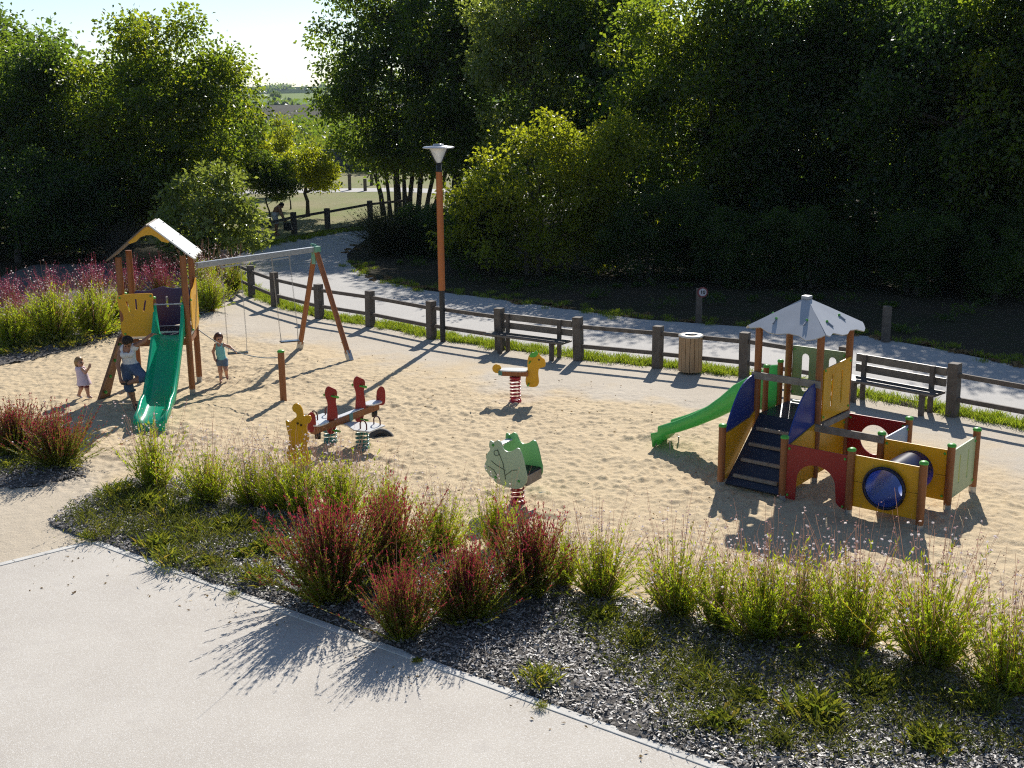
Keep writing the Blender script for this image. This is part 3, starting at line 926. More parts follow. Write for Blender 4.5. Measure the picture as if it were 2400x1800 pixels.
# ================================================================== BED PLANTS
GREEN_M = leafmat('wand_leaf_green', (0.15, 0.21, 0.020), (0.28, 0.33, 0.035), (2.3, 2.2, .8), 0.50, rough=.45, cc=(0.22, 0.10, 0.035))
def tipped_material():
    mt, t, p, out = _new('wand_leaf_red')
    a = t.nodes.new('ShaderNodeAttribute'); a.attribute_name = 'tint'
    c = _mixrgb(t, _ramp(t, a.outputs['Fac'], .28, .52), (0.14, 0.16, 0.018), (0.15, 0.038, 0.030))
    c = _mixrgb(t, _ramp(t, a.outputs['Fac'], .50, .90), c, (0.225, 0.016, 0.055))
    t.links.new(c, p.inputs['Base Color']); p.inputs['Roughness'].default_value = .5; p.inputs['Specular IOR Level'].default_value = .3
    tr = t.nodes.new('ShaderNodeBsdfTranslucent'); t.links.new(_mixrgb(t, 1.0, c, (1.75, 1.9, 1.2), 'MULTIPLY'), tr.inputs['Color'])
    mx = t.nodes.new('ShaderNodeMixShader'); mx.inputs[0].default_value = .45
    t.links.new(p.outputs[0], mx.inputs[1]); t.links.new(tr.outputs[0], mx.inputs[2]); t.links.new(mx.outputs[0], out.inputs[0])
    return mt
RED_M = tipped_material()
def petal_material():
    mt, t, p, out = _new('pale_petal')
    a = t.nodes.new('ShaderNodeAttribute'); a.attribute_name = 'tint'
    c = _mixrgb(t, _ramp(t, a.outputs['Fac'], .30, .42), (0.30, 0.16, 0.11), (0.58, 0.36, 0.36))
    c = _mixrgb(t, _ramp(t, a.outputs['Fac'], .72, .80), c, (0.84, 0.76, 0.76))
    t.links.new(c, p.inputs['Base Color']); p.inputs['Roughness'].default_value = .6
    tr = t.nodes.new('ShaderNodeBsdfTranslucent'); t.links.new(c, tr.inputs['Color'])
    mx = t.nodes.new('ShaderNodeMixShader'); mx.inputs[0].default_value = .45
    t.links.new(p.outputs[0], mx.inputs[1]); t.links.new(tr.outputs[0], mx.inputs[2]); t.links.new(mx.outputs[0], out.inputs[0])
    return mt
PETAL_M = petal_material()

def magenta_material():
    mt, t, p, out = _new('magenta_petal')
    a = t.nodes.new('ShaderNodeAttribute'); a.attribute_name = 'tint'
    c = _mixrgb(t, _ramp(t, a.outputs['Fac'], .25, .55), (0.26, 0.05, 0.06), (0.50, 0.085, 0.20))
    c = _mixrgb(t, _ramp(t, a.outputs['Fac'], .88, .92), c, (0.80, 0.70, 0.70))
    t.links.new(c, p.inputs['Base Color']); p.inputs['Roughness'].default_value = .6
    tr = t.nodes.new('ShaderNodeBsdfTranslucent'); t.links.new(c, tr.inputs['Color'])
    mx = t.nodes.new('ShaderNodeMixShader'); mx.inputs[0].default_value = .45
    t.links.new(p.outputs[0], mx.inputs[1]); t.links.new(tr.outputs[0], mx.inputs[2]); t.links.new(mx.outputs[0], out.inputs[0])
    return mt
PETAL_R = magenta_material()
def wand_plant_meshes(seed, n_st, h, spread, per, leaf, red, wands, wand_h, flowers, leaf_from=.12):
    rng = np.random.default_rng(seed)
    def stems(n, hh, sprd, k=6, curve=.16):
        az = rng.uniform(0, 2 * math.pi, n); tl = np.abs(rng.normal(0, sprd, n)).clip(0, 1.05)
        L = np.clip(rng.normal(.80, .17, n), .35, 1.15) * hh * (1 - .10 * tl)
        f = np.linspace(0, 1, k)[None, :, None]
        d = np.stack([np.cos(az) * np.sin(tl), np.sin(az) * np.sin(tl), np.cos(tl)], -1)[:, None]
        b = np.stack([np.cos(az) * rng.random(n) * .11, np.sin(az) * rng.random(n) * .11, np.full(n, -.02)], -1)[:, None]
        out = np.stack([np.cos(az), np.sin(az), np.zeros(n)], -1)[:, None]
        P = b + d * L[:, None, None] * f + out * np.sin(f * 1.6) * (L * curve * rng.uniform(-.6, .5, n))[:, None, None]
        return P + rng.normal(0, .008, P.shape) * f, L
    P, L = stems(n_st, h, spread)
    V1, Q1 = ribbons(P, np.linspace(.007, .003, 6)[None] * np.ones((n_st, 1)), rng)
    n = n_st * per
    i = np.repeat(np.arange(n_st), per); f = rng.uniform(leaf_from, 1.0, n)
    x = f * 5; j = np.clip(x.astype(int), 0, 4); fr = (x - j)[:, None]
    C = P[i, j] * (1 - fr) + P[i, j + 1] * fr
    T = unit(P[i, -1] - P[i, 0])
    D = unit(T * rng.uniform(.7, 1.5, n)[:, None] + unit(rng.normal(size=(n, 3))) * .62)
    LL = leaf * rng.uniform(.6, 1.25, n) * (1.15 - .45 * f)
    V2, Q2 = leaf_quads(C, D, LL, LL * (.30 if red else .21), rng)
    if red:
        hgt = np.clip(C[:, 2] / h, 0, 1)
        pl = np.clip(rng.normal(0, .16, n) + (rng.random(n_st) * .4 - .2)[i], -.5, .5)
        t2 = np.clip(hgt * .95 + pl + .02, 0, 1); t1 = .3
    else:
        t2 = np.clip(rng.random(n) * .82 + (rng.random(n) < .03) * .3, 0, 1); t1 = .95
    V, Q, T_ = join([(V1, Q1, t1), (V2, Q2, t2)])
    fol = np_mesh('foliage', V, Q, RED_M if red else GREEN_M, tint=T_)
    fl = None
    if wands:
        P, L = stems(wands, wand_h, spread * .85, curve=.2)
        V1, Q1 = ribbons(P, np.linspace(.0045, .0025, 6)[None] * np.ones((wands, 1)), rng)
        i = rng.integers(0, wands, flowers); f = 1 - np.abs(rng.normal(0, .2, flowers)).clip(0, .55)
        x = f * 5; j = np.clip(x.astype(int), 0, 4); fr = (x - j)[:, None]
        C = P[i, j] * (1 - fr) + P[i, j + 1] * fr + rng.normal(0, .014, (flowers, 3))
        tt = rng.random(flowers)
        sz = np.where(tt > .74, .023, .013)
        A = unit(rng.normal(size=(flowers, 3)))
        V2, Q2 = leaf_quads(C, A, sz * 1.2, sz, rng)
        B = unit(np.cross(A, rng.normal(size=(flowers, 3))))
        V3, Q3 = leaf_quads(C + A * sz[:, None] * .5 - B * sz[:, None] * .6, B, sz * 1.2, sz, rng)
        V, Q, T_ = join([(V1, Q1, .1), (V2, Q2, tt), (V3, Q3, tt)])
        fl = np_mesh('flowers', V, Q, PETAL_R if flowers > 1000 else PETAL_M, tint=T_)
    return fol, fl

PL = {
 'green_a': wand_plant_meshes(101, 125, .98, .36, 34, .075, False, 95, 1.42, 330),
 'green_b': wand_plant_meshes(102, 140, .95, .42, 34, .074, False, 105, 1.38, 360),
 'green_c': wand_plant_meshes(103, 95, 1.0, .30, 34, .078, False, 80, 1.45, 260),
 'red_a': wand_plant_meshes(104, 460, .98, .47, 46, .050, True, 22, 1.10, 36, .10),
 'red_b': wand_plant_meshes(105, 360, 1.0, .40, 46, .050, True, 18, 1.10, 32, .10),
 'pink_a': wand_plant_meshes(107, 110, .85, .46, 24, .05, True, 260, 1.15, 1300, .12),
 'pink_b': wand_plant_meshes(108, 90, .8, .42, 24, .05, True, 220, 1.1, 1500, .12),
 'tall_a': wand_plant_meshes(106, 220, 1.12, .34, 36, .10, False, 120, 1.6, 420),
}
def plant(name, label, key, loc, scale, rotz, group, cat='plant'):
    t = thing(name, label, cat, loc, rotz, group)
    t.scale = scale if isinstance(scale, tuple) else ((scale * 1.32, scale * 1.32, scale * 1.02) if key.startswith('green') else (scale * 1.28, scale * 1.28, scale * 1.02))
    fol, fl = PL[key]
    link_mesh('foliage', fol, t)
    if fl: link_mesh('flowers', fl, t)
    return t
GG = 'pale flowered green wand plants in the front bed'
for u, v, key, s, lb in (
    (338, 1062, 'green_c', .98, 'upright yellow green clump below the green slide end, leftmost of the front row'),
    (452, 1092, 'green_a', .92, 'loose green clump with reddish base, second from the left in the front row'),
    (545, 1095, 'green_b', .86, 'green clump with orange tinged stems left of the yellow figure panel'),
    (648, 1112, 'green_a', .98, 'green clump hiding the foot of the yellow figure panel'),
    (742, 1118, 'green_b', .94, 'green clump between the yellow figure panel and the largest red shrub'),
    (835, 1150, 'green_c', .80, 'slender green clump just behind the largest red shrub'),
    (955, 1196, 'green_b', .80, 'bright green clump between the two groups of red shrubs'),
    (1070, 1180, 'green_c', .74, 'thin green clump below the green rocking cabin'),
    (1295, 1290, 'green_b', .88, 'green clump directly right of the red shrubs'),
    (1458, 1334, 'green_a', .95, 'green clump with brown base below the curved slide foot'),
    (1650, 1384, 'green_b', 1.08, 'wide green clump in the shadow of the playhouse stairs'),
    (1735, 1372, 'green_c', .88, 'narrow green clump squeezed between two wide ones below the tunnel'),
    (1842, 1396, 'green_b', 1.08, 'wide green clump below the tunnel panel'),
    (2005, 1442, 'green_a', 1.18, 'tallest green clump with a dark red base at the lower right'),
    (1555, 1362, 'green_c', .80, 'thin green clump left of the wide one in the shadow of the stairs'),
    (600, 1108, 'green_c', .74, 'thin green wisp just left of the yellow figure panel'),
    (1215, 1268, 'green_c', .70, 'thin green wisp behind the upright rusty red shrub'),
    (2172, 1500, 'green_b', 1.02, 'green clump cut by the right frame edge')):
    plant('wand_flower_plant', lb, key, gd(u, v), s, RNG.uniform(0, 6.28), GG)
GR = 'red leaved shrubs in the front bed'
for u, v, key, s, lb in (
    (718, 1300, 'red_a', (1.36, 1.36, 1.34), 'largest crimson and olive shrub in the middle of the front bed'),
    (848, 1250, 'red_b', (1.2, 1.2, 1.2), 'brownish red shrub close behind the right side of the largest one'),
    (872, 1382, 'red_b', (.98, .98, .93), 'small pinkish red shrub nearest the pavement'),
    (1010, 1342, 'red_a', (1.12, 1.12, 1.0), 'dark crimson shrub right of the small pinkish one'),
    (1142, 1292, 'red_b', (1.2, 1.2, 1.14), 'upright rusty red shrub at the right end of the red group'),
    (128, 1010, 'red_b', 1.00, 'red shrub with green base at the left, in front of the toddler'),
    (38, 985, 'red_a', .96, 'bright red shrub at the left frame edge, in front of the toddler')):
    plant('red_shrub', lb, key, gd(u, v), s, RNG.uniform(0, 6.28), GR, cat='shrub')
GB = 'flowering plants in the bed behind the slide tower'
for u, v, key, s, lb in (
    (118, 742, 'tall_a', 1.18, 'tall bright green clump left of the tower, in front of the pink ones'),
    (205, 728, 'tall_a', 1.12, 'tall bright green clump beside the left tower post'),
    (30, 752, 'tall_a', .95, 'green clump at the left frame edge behind the toddler'),
    (252, 700, 'tall_a', .80, 'green clump half hidden by the yellow tower panel'),
    (455, 672, 'tall_a', .85, 'green clump between the tower and the first swing'),
    (440, 640, 'green_b', 1.2, 'green clump under the tower end of the swing beam'),
    (505, 628, 'green_a', 1.0, 'small green clump by the last post of the fence')):
    plant('wand_flower_plant', lb, key, gd(u, v), s, RNG.uniform(0, 6.28), GB)
for u, v, key, s, lb in (
    (22, 690, 'pink_a', 1.08, 'pinkish red shrub at the left frame edge behind the green clumps'),
    (112, 668, 'pink_b', 1.08, 'pinkish red shrub behind the tallest green clump'),
    (205, 652, 'pink_a', 1.08, 'pinkish red shrub left of the tower behind its posts'),
    (285, 645, 'pink_b', 1.08, 'pinkish red shrub seen between the two left tower posts'),
    (352, 640, 'pink_a', 1.05, 'pinkish red shrub seen above the blue tower panel'),
    (60, 720, 'pink_a', .9, 'low rust red shrub between the two left green clumps')):
    plant('red_shrub', lb, key, gd(u, v), s, RNG.uniform(0, 6.28), GB, cat='shrub')

# ---------------------------------------------------------------- weeds
def weed_mesh(seed, n, L, wd, up):
    rng = np.random.default_rng(seed)
    az = rng.uniform(0, 2 * math.pi, n)
    D = np.stack([np.cos(az), np.sin(az), rng.uniform(.1, up, n)], -1)
    C = np.stack([rng.normal(0, L * .5, n), rng.normal(0, L * .5, n), rng.uniform(0, L * .35, n)], -1)
    l = rng.uniform(.5, 1.2, n) * L
    V, Q = leaf_quads(C, D, l, l * wd, rng, droop=.15)
    return np_mesh('foliage', V, Q, WEED_M, tint=rng.random(n))
WEED_M = leafmat('weed_leaf', (0.075, 0.115, 0.018), (0.19, 0.20, 0.035), (2.2, 2.0, .9), 0.45, cc=(0.20, 0.15, 0.05))
SCRUB_M = leafmat('scrub_leaf', (0.048, 0.068, 0.016), (0.135, 0.14, 0.030), (2.0, 1.9, .9), 0.42, cc=(0.22, 0.165, 0.06))
WEEDS = [weed_mesh(201, 260, .10, .16, 1.8), weed_mesh(202, 220, .14, .09, 2.4), weed_mesh(203, 140, .09, .30, 1.1), weed_mesh(204, 240, .18, .05, 2.6)]
for u, v, k, s, lb in (
    (560, 1262, 1, 1.5, 'grassy tuft left of the largest red shrub'), (1170, 1480, 1, 1.4, 'yellow green tuft by the kerb below the red group'),
    (1515, 1485, 3, 1.3, 'dark green grassy tuft on open mulch, middle of the bed'), (1560, 1575, 2, 1.9, 'rosette weed near the kerb at the bottom'),
    (1625, 1520, 2, 1.6, 'leafy weed right of the dark grassy tuft'), (1760, 1560, 0, 2.4, 'brownish bushy weed in the lower right'),
    (1880, 1500, 0, 2.2, 'wide olive weed under the tallest green clump'), (2120, 1545, 1, 1.5, 'grassy weed at the right below the cut clump'),
    (2010, 1620, 0, 2.0, 'low weed near the bottom right corner'), (1370, 1400, 1, 1.3, 'thin pale weed stalks on mulch below two green clumps'),
    (1300, 1345, 0, 1.8, 'low green weed in front of the clump right of the red shrubs'), (340, 1190, 0, 2.0, 'bushy weed at the left end of the bed'),
    (262, 1078, 1, 1.9, 'yellow green grassy tuft at the left tip of the bed, above the pavement corner'), (312, 1102, 0, 2.6, 'broad olive weed in front of the leftmost green clump'),
    (385, 1125, 1, 2.0, 'yellow green grassy tuft in front of the second green clump'), (425, 1168, 3, 1.5, 'dark upright grassy tuft in the middle of the left scrub'),
    (505, 1150, 0, 2.3, 'bushy green weed in front of the clump with orange tinged stems'), (372, 1222, 1, 1.6, 'grassy tuft just above the kerb at the left'),
    (530, 1208, 2, 1.8, 'broad leaved weed left of the largest red shrub'), (582, 1196, 0, 2.0, 'round green weed touching the largest red shrub'),
    (505, 1294, 1, .45, 'tiny tuft growing over the kerb below the left weeds'), (902, 1436, 2, .5, 'tiny weed on the kerb below the small pinkish red shrub'),
    (1168, 1537, 1, .45, 'tiny tuft in the kerb joint at the bottom, below a yellow green tuft'),
    (450, 1225, 2, 1.5, 'leafy weed in the left part of the bed'), (190, 1172, 1, .9, 'tuft at the corner of the pavement')):
    t = thing('weed_tuft', lb, 'weed', gd(u, v) + Vector((0, 0, .04)), RNG.uniform(0, 6), 'weed tufts in the front bed', s)
    link_mesh('foliage', WEEDS[k], t)

def ground_cover(name, label, poly, n, rng, L=(.05, .13), dens=None, zb=.05, material=None, up=1.3, wd=.22, cat='ground cover'):
    P = np.asarray([(p[0], p[1]) for p in poly])
    m_ = max(3, n // 70)
    cx = rng.uniform(P[:, 0].min(), P[:, 0].max(), m_ * 8); cy = rng.uniform(P[:, 1].min(), P[:, 1].max(), m_ * 8)
    k = inside(poly, cx, cy); cx, cy = cx[k][:m_], cy[k][:m_]; m_ = len(cx)
    sz = rng.uniform(.05, .24, m_)
    i = rng.integers(0, m_, n)
    C = np.stack([cx[i] + rng.normal(0, 1, n) * sz[i], cy[i] + rng.normal(0, 1, n) * sz[i], zb + rng.random(n) * sz[i] * .95], -1)
    az = rng.uniform(0, 2 * math.pi, n)
    D = np.stack([np.cos(az), np.sin(az), rng.uniform(.1, up, n)], -1)
    l = rng.uniform(*L, n)
    V, Q = leaf_quads(C, D, l, l * wd, rng, .15)
    tint = np.clip(rng.random(m_)[i] * .7 + rng.random(n) * .3, 0, 1)
    return put(link_mesh(name, np_mesh(name, V, Q, material or WEED_M, tint=tint)), label, cat, kind='stuff')
rg = np.random.default_rng(301)
ground_cover('ground_cover', 'low green and olive weeds covering the left part of the front bed',
             [gd(150, 1120), gd(260, 1060), gd(420, 1080), gd(600, 1150), gd(600, 1290), gd(500, 1270), gd(330, 1200), gd(200, 1160)], 7500, rg, L=(.05, .15), wd=.12, up=2.2, material=SCRUB_M)
ground_cover('ground_cover', 'scattered low weeds on the mulch in the right part of the front bed',
             [gd(1220, 1300), gd(1700, 1400), gd(2200, 1500), gd(2260, 1640), gd(1750, 1660), gd(1500, 1600), gd(1250, 1420)], 15000, rg, L=(.035, .12), wd=.13, up=2.0, material=SCRUB_M)
ground_cover('ground_cover', 'low green weeds along the front of the bed behind the slide tower',
             [gd(-60, 785), gd(120, 762), gd(250, 728), gd(450, 672), gd(500, 640), gd(440, 640), gd(240, 690), gd(-60, 720)], 12000, rg, L=(.08, .2), up=1.8)
ground_cover('ground_cover', 'low green weeds under the red shrubs at the left edge', [gd(-30, 960), gd(150, 985), gd(196, 1020), gd(100, 1035), gd(-30, 1045)], 2500, rg)
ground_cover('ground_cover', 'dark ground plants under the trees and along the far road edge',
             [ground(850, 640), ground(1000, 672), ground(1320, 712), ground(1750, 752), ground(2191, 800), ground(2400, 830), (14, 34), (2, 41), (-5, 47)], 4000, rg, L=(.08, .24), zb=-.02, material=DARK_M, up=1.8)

rg = np.random.default_rng(311)
def litter(name, label, poly, n, L, mt_):
    P = np.asarray([(p[0], p[1]) for p in poly])
    x = rg.uniform(P[:, 0].min(), P[:, 0].max(), n * 4); y = rg.uniform(P[:, 1].min(), P[:, 1].max(), n * 4)
    k = inside(poly, x, y); x, y = x[k][:n], y[k][:n]; n = len(x)
    C = np.stack([x, y, np.full(n, .040)], -1)
    V, Q = leaf_quads(C, np.stack([rg.normal(size=n), rg.normal(size=n), rg.normal(0, .12, n)], -1), rg.uniform(*L, n), rg.uniform(.01, .03, n), rg)
    put(link_mesh(name, np_mesh(name, V, Q, mt_, tint=rg.random(n))), label, 'leaf litter', kind='stuff')
LIT_M = leafmat('dead_leaf', (0.16, 0.10, 0.05), (0.32, 0.22, 0.11), (1, 1, .8), .25, rough=.8, spec=.1)
litter('fallen_leaves', 'dry leaf bits scattered on the pavement along the kerb', [gd(60, 1225), gd(198, 1184), gd(1512, 1665), gd(1400, 1660), gd(300, 1290), gd(60, 1290)], 150, (.02, .06), LIT_M)
litter('fallen_leaves', 'dry leaf bits scattered on the sand and the path', [gd(300, 930), gd(700, 720), gd(2100, 960), gd(1500, 1180), gd(500, 990)], 260, (.03, .08), LIT_M)

# ---------------------------------------------------------------- grass strips
GRASS_M = leafmat('grass_blade', (0.095, 0.155, 0.018), (0.21, 0.245, 0.040), (2.2, 2.1, .8), 0.47, rough=.45)
def grass(name, label, P, rng, h=(.06, .2), wd=.012):
    n = len(P)
    az = rng.uniform(0, 2 * math.pi, n)
    D = np.stack([np.cos(az), np.sin(az), rng.uniform(.9, 3.5, n)], -1)
    l = rng.uniform(*h, n)
    V, Q = leaf_quads(P, D, l, wd, rng, .2)
    return put(link_mesh(name, np_mesh(name, V, Q, GRASS_M, tint=rng.random(n))), label, 'grass', kind='stuff')
def along(line, n, lo, hi, rng, z=-.02, clump=.5):
    a = np.array([(p[0], p[1]) for p in line]); seg = np.diff(a, axis=0); ln = np.hypot(*seg.T); cum = np.concatenate([[0], np.cumsum(ln)])
    m_ = n // 55
    sc = rng.uniform(0, cum[-1], m_); oc = rng.triangular(lo, (lo + hi) / 2, hi, m_)
    i = rng.integers(0, m_, n)
    s = np.clip(sc[i] + rng.normal(0, .09, n), 0, cum[-1] - 1e-3); o = oc[i] + rng.normal(0, .06, n)
    k = np.searchsorted(cum, s, side='right') - 1
    t = unit(seg[k]); p = a[k] + t * (s - cum[k])[:, None] + np.stack([-t[:, 1], t[:, 0]], -1) * o[:, None]
    return np.concatenate([p, np.full((n, 1), z)], 1)
rg = np.random.default_rng(302)
grass('grass', 'bright green grass strip along the foot of the wooden fence', along(FENCE, 42000, -.08, .70, rg), rg, h=(.05, .26))
mf = [ground(570, 588), ground(635, 572), ground(690, 560), ground(768, 546), ground(850, 536), ground(900, 528)]
grass('grass', 'sunlit grass verge between the far road edge and the meadow fence', along(mf, 7000, -.7, .5, rg), rg, h=(.08, .25), wd=.02)
fe = [ground(*p) for p in reversed(far_edge)]
Lp = along(fe, 2600, -.35, .55, rg, z=.0, clump=.5)
V, Q = leaf_quads(Lp + np.array([0, 0, .012]), np.stack([rg.normal(size=len(Lp)), rg.normal(size=len(Lp)), rg.normal(0, .2, len(Lp))], -1), rg.uniform(.05, .13, len(Lp)), rg.uniform(.03, .07, len(Lp)), rg)
put(link_mesh('fallen_leaves', np_mesh('fallen_leaves', V, Q, LIT_M, tint=rg.random(len(Lp)))), 'pale dry leaves gathered along the far edge of the road', 'leaf litter', kind='stuff')
grass('grass', 'shaded grass along the far edge of the road', along(fe[3:], 7000, -.5, .9, rg), rg, h=(.05, .2), wd=.015)
# ================================================================== PLAYGROUND AND STREET OBJECTS
WOOD = mat('orange_stained_pole', (0.30, 0.105, 0.028), (0.21, 0.07, 0.020), rough=.5, scale=5, stretch=(5, 5, .7), bump=.002, bscale=20, coat=.15)
DWOOD = mat('weathered_dark_wood', (0.085, 0.068, 0.055), (0.135, 0.112, 0.092), rough=.8, scale=7, stretch=(1, 1, 1), bump=.004, bscale=30)
BENCHW = mat('grey_brown_plank', (0.10, 0.082, 0.066), (0.17, 0.145, 0.12), rough=.45, scale=5, bump=.002, bscale=40, spec=.5)
GREYW = mat('silvered_wood', (0.20, 0.165, 0.13), (0.29, 0.25, 0.205), rough=.75, scale=9, bump=.002, bscale=40)
BINW = mat('pale_larch', (0.43, 0.285, 0.155), (0.33, 0.205, 0.105), rough=.65, scale=4, stretch=(3, 3, .6), bump=.002, bscale=20)
YEL = mat('yellow_panel', (0.70, 0.365, 0.012), (0.64, 0.325, 0.012), rough=.33, scale=2, wear=((0.47, 0.26, 0.05), 11, .62))
RED = mat('red_panel', (0.30, 0.012, 0.016), (0.26, 0.010, 0.014), rough=.33, scale=2, wear=((0.22, 0.04, 0.035), 11, .63))
BLUE = mat('blue_panel', (0.028, 0.055, 0.26), (0.022, 0.045, 0.21), rough=.3, scale=2, wear=((0.07, 0.11, 0.30), 11, .63))
NAVY = mat('navy_panel', (0.022, 0.022, 0.13), (0.018, 0.018, 0.11), rough=.33, scale=2)
PBLUE = mat('light_blue_panel', (0.22, 0.33, 0.52), (0.19, 0.29, 0.47), rough=.35, scale=2)
GREEN = mat('grey_green_panel', (0.24, 0.32, 0.17), (0.21, 0.285, 0.15), rough=.35, scale=2, wear=((0.28, 0.34, 0.22), 12, .66))
LGREEN = mat('bright_green_panel', (0.17, 0.44, 0.17), (0.15, 0.40, 0.15), rough=.35, scale=2)
PGREEN = mat('pale_green_panel', (0.36, 0.45, 0.26), (0.32, 0.41, 0.23), rough=.35, scale=2)
CAP = mat('green_cap', (0.10, 0.42, 0.05), (0.08, 0.36, 0.045), rough=.4, scale=10)
WHITE = mat('white_board', (0.72, 0.72, 0.70), (0.64, 0.64, 0.62), rough=.3, scale=3, spec=.5)
TENT = mat('pale_grey_roof', (0.46, 0.47, 0.49), (0.40, 0.41, 0.43), rough=.35, scale=3, wear=((0.34, 0.35, 0.36), 9, .66))
STEEL = mat('galvanised_steel', (0.46, 0.47, 0.48), (0.36, 0.37, 0.38), rough=.38, scale=14, metal=.7)
CHAINM = mat('steel_chain', (0.42, 0.42, 0.42), (0.3, 0.3, 0.3), rough=.4, scale=30, metal=.6)
BLACK = mat('black_rubber', (0.014, 0.014, 0.015), (0.022, 0.022, 0.023), rough=.5, scale=12)
DDECK = mat('dark_deck', (0.020, 0.028, 0.050), (0.032, 0.040, 0.062), rough=.4, scale=9, bump=.002, bscale=60)
RSPRING = mat('red_spring', (0.40, 0.012, 0.020), (0.33, 0.010, 0.016), rough=.3, scale=10, coat=.3)
TSPRING = mat('teal_spring', (0.05, 0.21, 0.19), (0.04, 0.17, 0.155), rough=.3, scale=10, coat=.3)
def slide_plastic(name, col, tr):
    mt, t, p, out = _new(name)
    c = _mixrgb(t, _ramp(t, _noise(t, 3, 5, .6), .35, .65), col, tuple(x * .86 for x in col))
    t.links.new(c, p.inputs['Base Color']); p.inputs['Roughness'].default_value = .27; p.inputs['Specular IOR Level'].default_value = .5
    tn = t.nodes.new('ShaderNodeBsdfTranslucent'); tn.inputs['Color'].default_value = (*tr, 1)
    mx = t.nodes.new('ShaderNodeMixShader'); mx.inputs[0].default_value = .28
    t.links.new(p.outputs[0], mx.inputs[1]); t.links.new(tn.outputs[0], mx.inputs[2]); t.links.new(mx.outputs[0], out.inputs[0])
    return mt
TEAL = slide_plastic('teal_slide_plastic', (0.015, 0.44, 0.265), (0.03, .95, .55))
GRASSG = slide_plastic('green_slide_plastic', (0.13, 0.40, 0.13), (0.14, .72, .20))
SLIDE_D = slide_plastic('dark_tube_plastic', (0.010, 0.012, 0.020), (0.07, .18, .72))
TUBE_IN = slide_plastic('blue_tube_lining', (0.04, 0.13, 0.52), (0.10, .26, .98))

def round_post(t, p, z0, z1, r=.055, cap=True, foot=True, name='post', capcol=None, wood=None):
    mb = MB()
    mb.tube([(p[0], p[1], z0 + (.12 if foot else 0)), (p[0], p[1], z1)], r, 14)
    o = mb.build(name, wood or WOOD, t)
    if cap:
        c = MB()
        c.lathe((p[0], p[1], z1), [(r * 1.12, -.012), (r * 1.12, .012), (r * .8, .028), (.001, .034)], 14)
        c.build('cap', capcol or CAP, o)
    if foot:
        f = MB()
        f.box((p[0], p[1], z0 + .06), (r * 1.5, r * 1.5, .17), None, .004)
        f.build('foot', STEEL, o)
    return o

BOLT = {}
def add_bolts(parent, pts, r=.022, name='bolt', m_=None):
    m_ = m_ or CAP
    key = (r, m_.name)
    if key not in BOLT:
        BOLT[key] = MB().sphere((0, 0, 0), r, 5).mesh('bolt', m_)
    for p in pts:
        link_mesh(name, BOLT[key], parent, p)

# ------------------------------------------------------------------ street lamp
def street_lamp():
    p = ground(1038.3, 801)
    t = thing('street_lamp', 'street lamp with orange wooden pole, black foot and wide conical glass head', 'street lamp', p)
    MB().tube([(0, 0, -.1), (0, 0, 1.27)], .066, 16).build('base_tube', mat('black_steel', (.018, .019, .021), (.03, .03, .032), rough=.45, scale=8), t)
    MB().tube([(0, 0, 1.26), (0, 0, 2.6), (0, 0, 4.06)], [.080, .078, .074], 18).build('pole', mat('orange_lamp_pole', (.46, .145, .035), (.37, .11, .028), rough=.5, scale=4, stretch=(6, 6, .6), bump=.001), t)
    h = MB()
    h.lathe((0, 0, 0), [(.060, 4.05), (.078, 4.06), (.078, 4.10), (.066, 4.11), (.062, 4.26), (.030, 4.28)], 18)
    col = h.build('collar', MATS['black_steel'], t)
    g = mat('frosted_glass', (.75, .77, .78), (.70, .72, .74), rough=.25, scale=5)
    MB().lathe((0, 0, 0), [(.045, 4.27), (.09, 4.34), (.20, 4.585), (.205, 4.595)], 28).build('glass_cone', g, t)
    a = MB()
    for k in range(4):
        an = math.pi / 4 + k * math.pi / 2
        c, s = math.cos(an), math.sin(an)
        a.tube([(.06 * c, .06 * s, 4.22), (.30 * c, .30 * s, 4.60)], .010, 6)
    a.build('arms', MATS['black_steel'], t)
    MB().lathe((0, 0, 0), [(.001, 4.60), (.35, 4.60), (.372, 4.612), (.372, 4.628), (.33, 4.645), (.12, 4.662), (.12, 4.70), (.001, 4.705)], 36).build('hood', mat('pale_hood', (.55, .55, .56), (.48, .48, .49), rough=.3, scale=5, metal=.3), t)
street_lamp()

# ------------------------------------------------------------------ fences
def rail_fence(name, label, pts, hs, rails, sz, skip=(), rsz=(.06, .09)):
    o = pts[0]
    t = thing(name, label, 'fence', o)
    for i, p in enumerate(pts):
        a, b = pts[max(i - 1, 0)], pts[min(i + 1, len(pts) - 1)]
        d = (b - a)
        q = p - o
        h = hs * RNG.uniform(.955, 1.045)
        rot = Matrix.Rotation(math.atan2(d.y, d.x) + RNG.normal(0, .06), 4, 'Z') @ Matrix.Rotation(RNG.normal(0, .02), 4, 'Y') @ Matrix.Rotation(RNG.normal(0, .02), 4, 'X')
        MB().box((q.x, q.y, h / 2 - .08), (sz, sz, h + .16), rot, .012).build('post', DWOOD, t)
    for i in range(len(pts) - 1):
        if i in skip: continue
        a, b = pts[i] - o, pts[i + 1] - o
        d = (b - a).normalized()
        for z in rails:
            MB().bar(a + d * (sz / 2 - .02) + Vector((0, 0, z + RNG.normal(0, .006))), b - d * (sz / 2 - .02) + Vector((0, 0, z + RNG.normal(0, .006))), *rsz, .012).build('rail', DWOOD, t)
    return t
B1 = 7      # span of the left bench
rail_fence('wooden_fence', 'dark wooden fence with square posts and two rails between playground and road', FENCE, .96, (.77, .33), .19, skip=(B1, 11))
mfp = [ground(520, 590), ground(598, 571), ground(690, 548.5), ground(768, 534), ground(868, 514), ground(960, 503)]
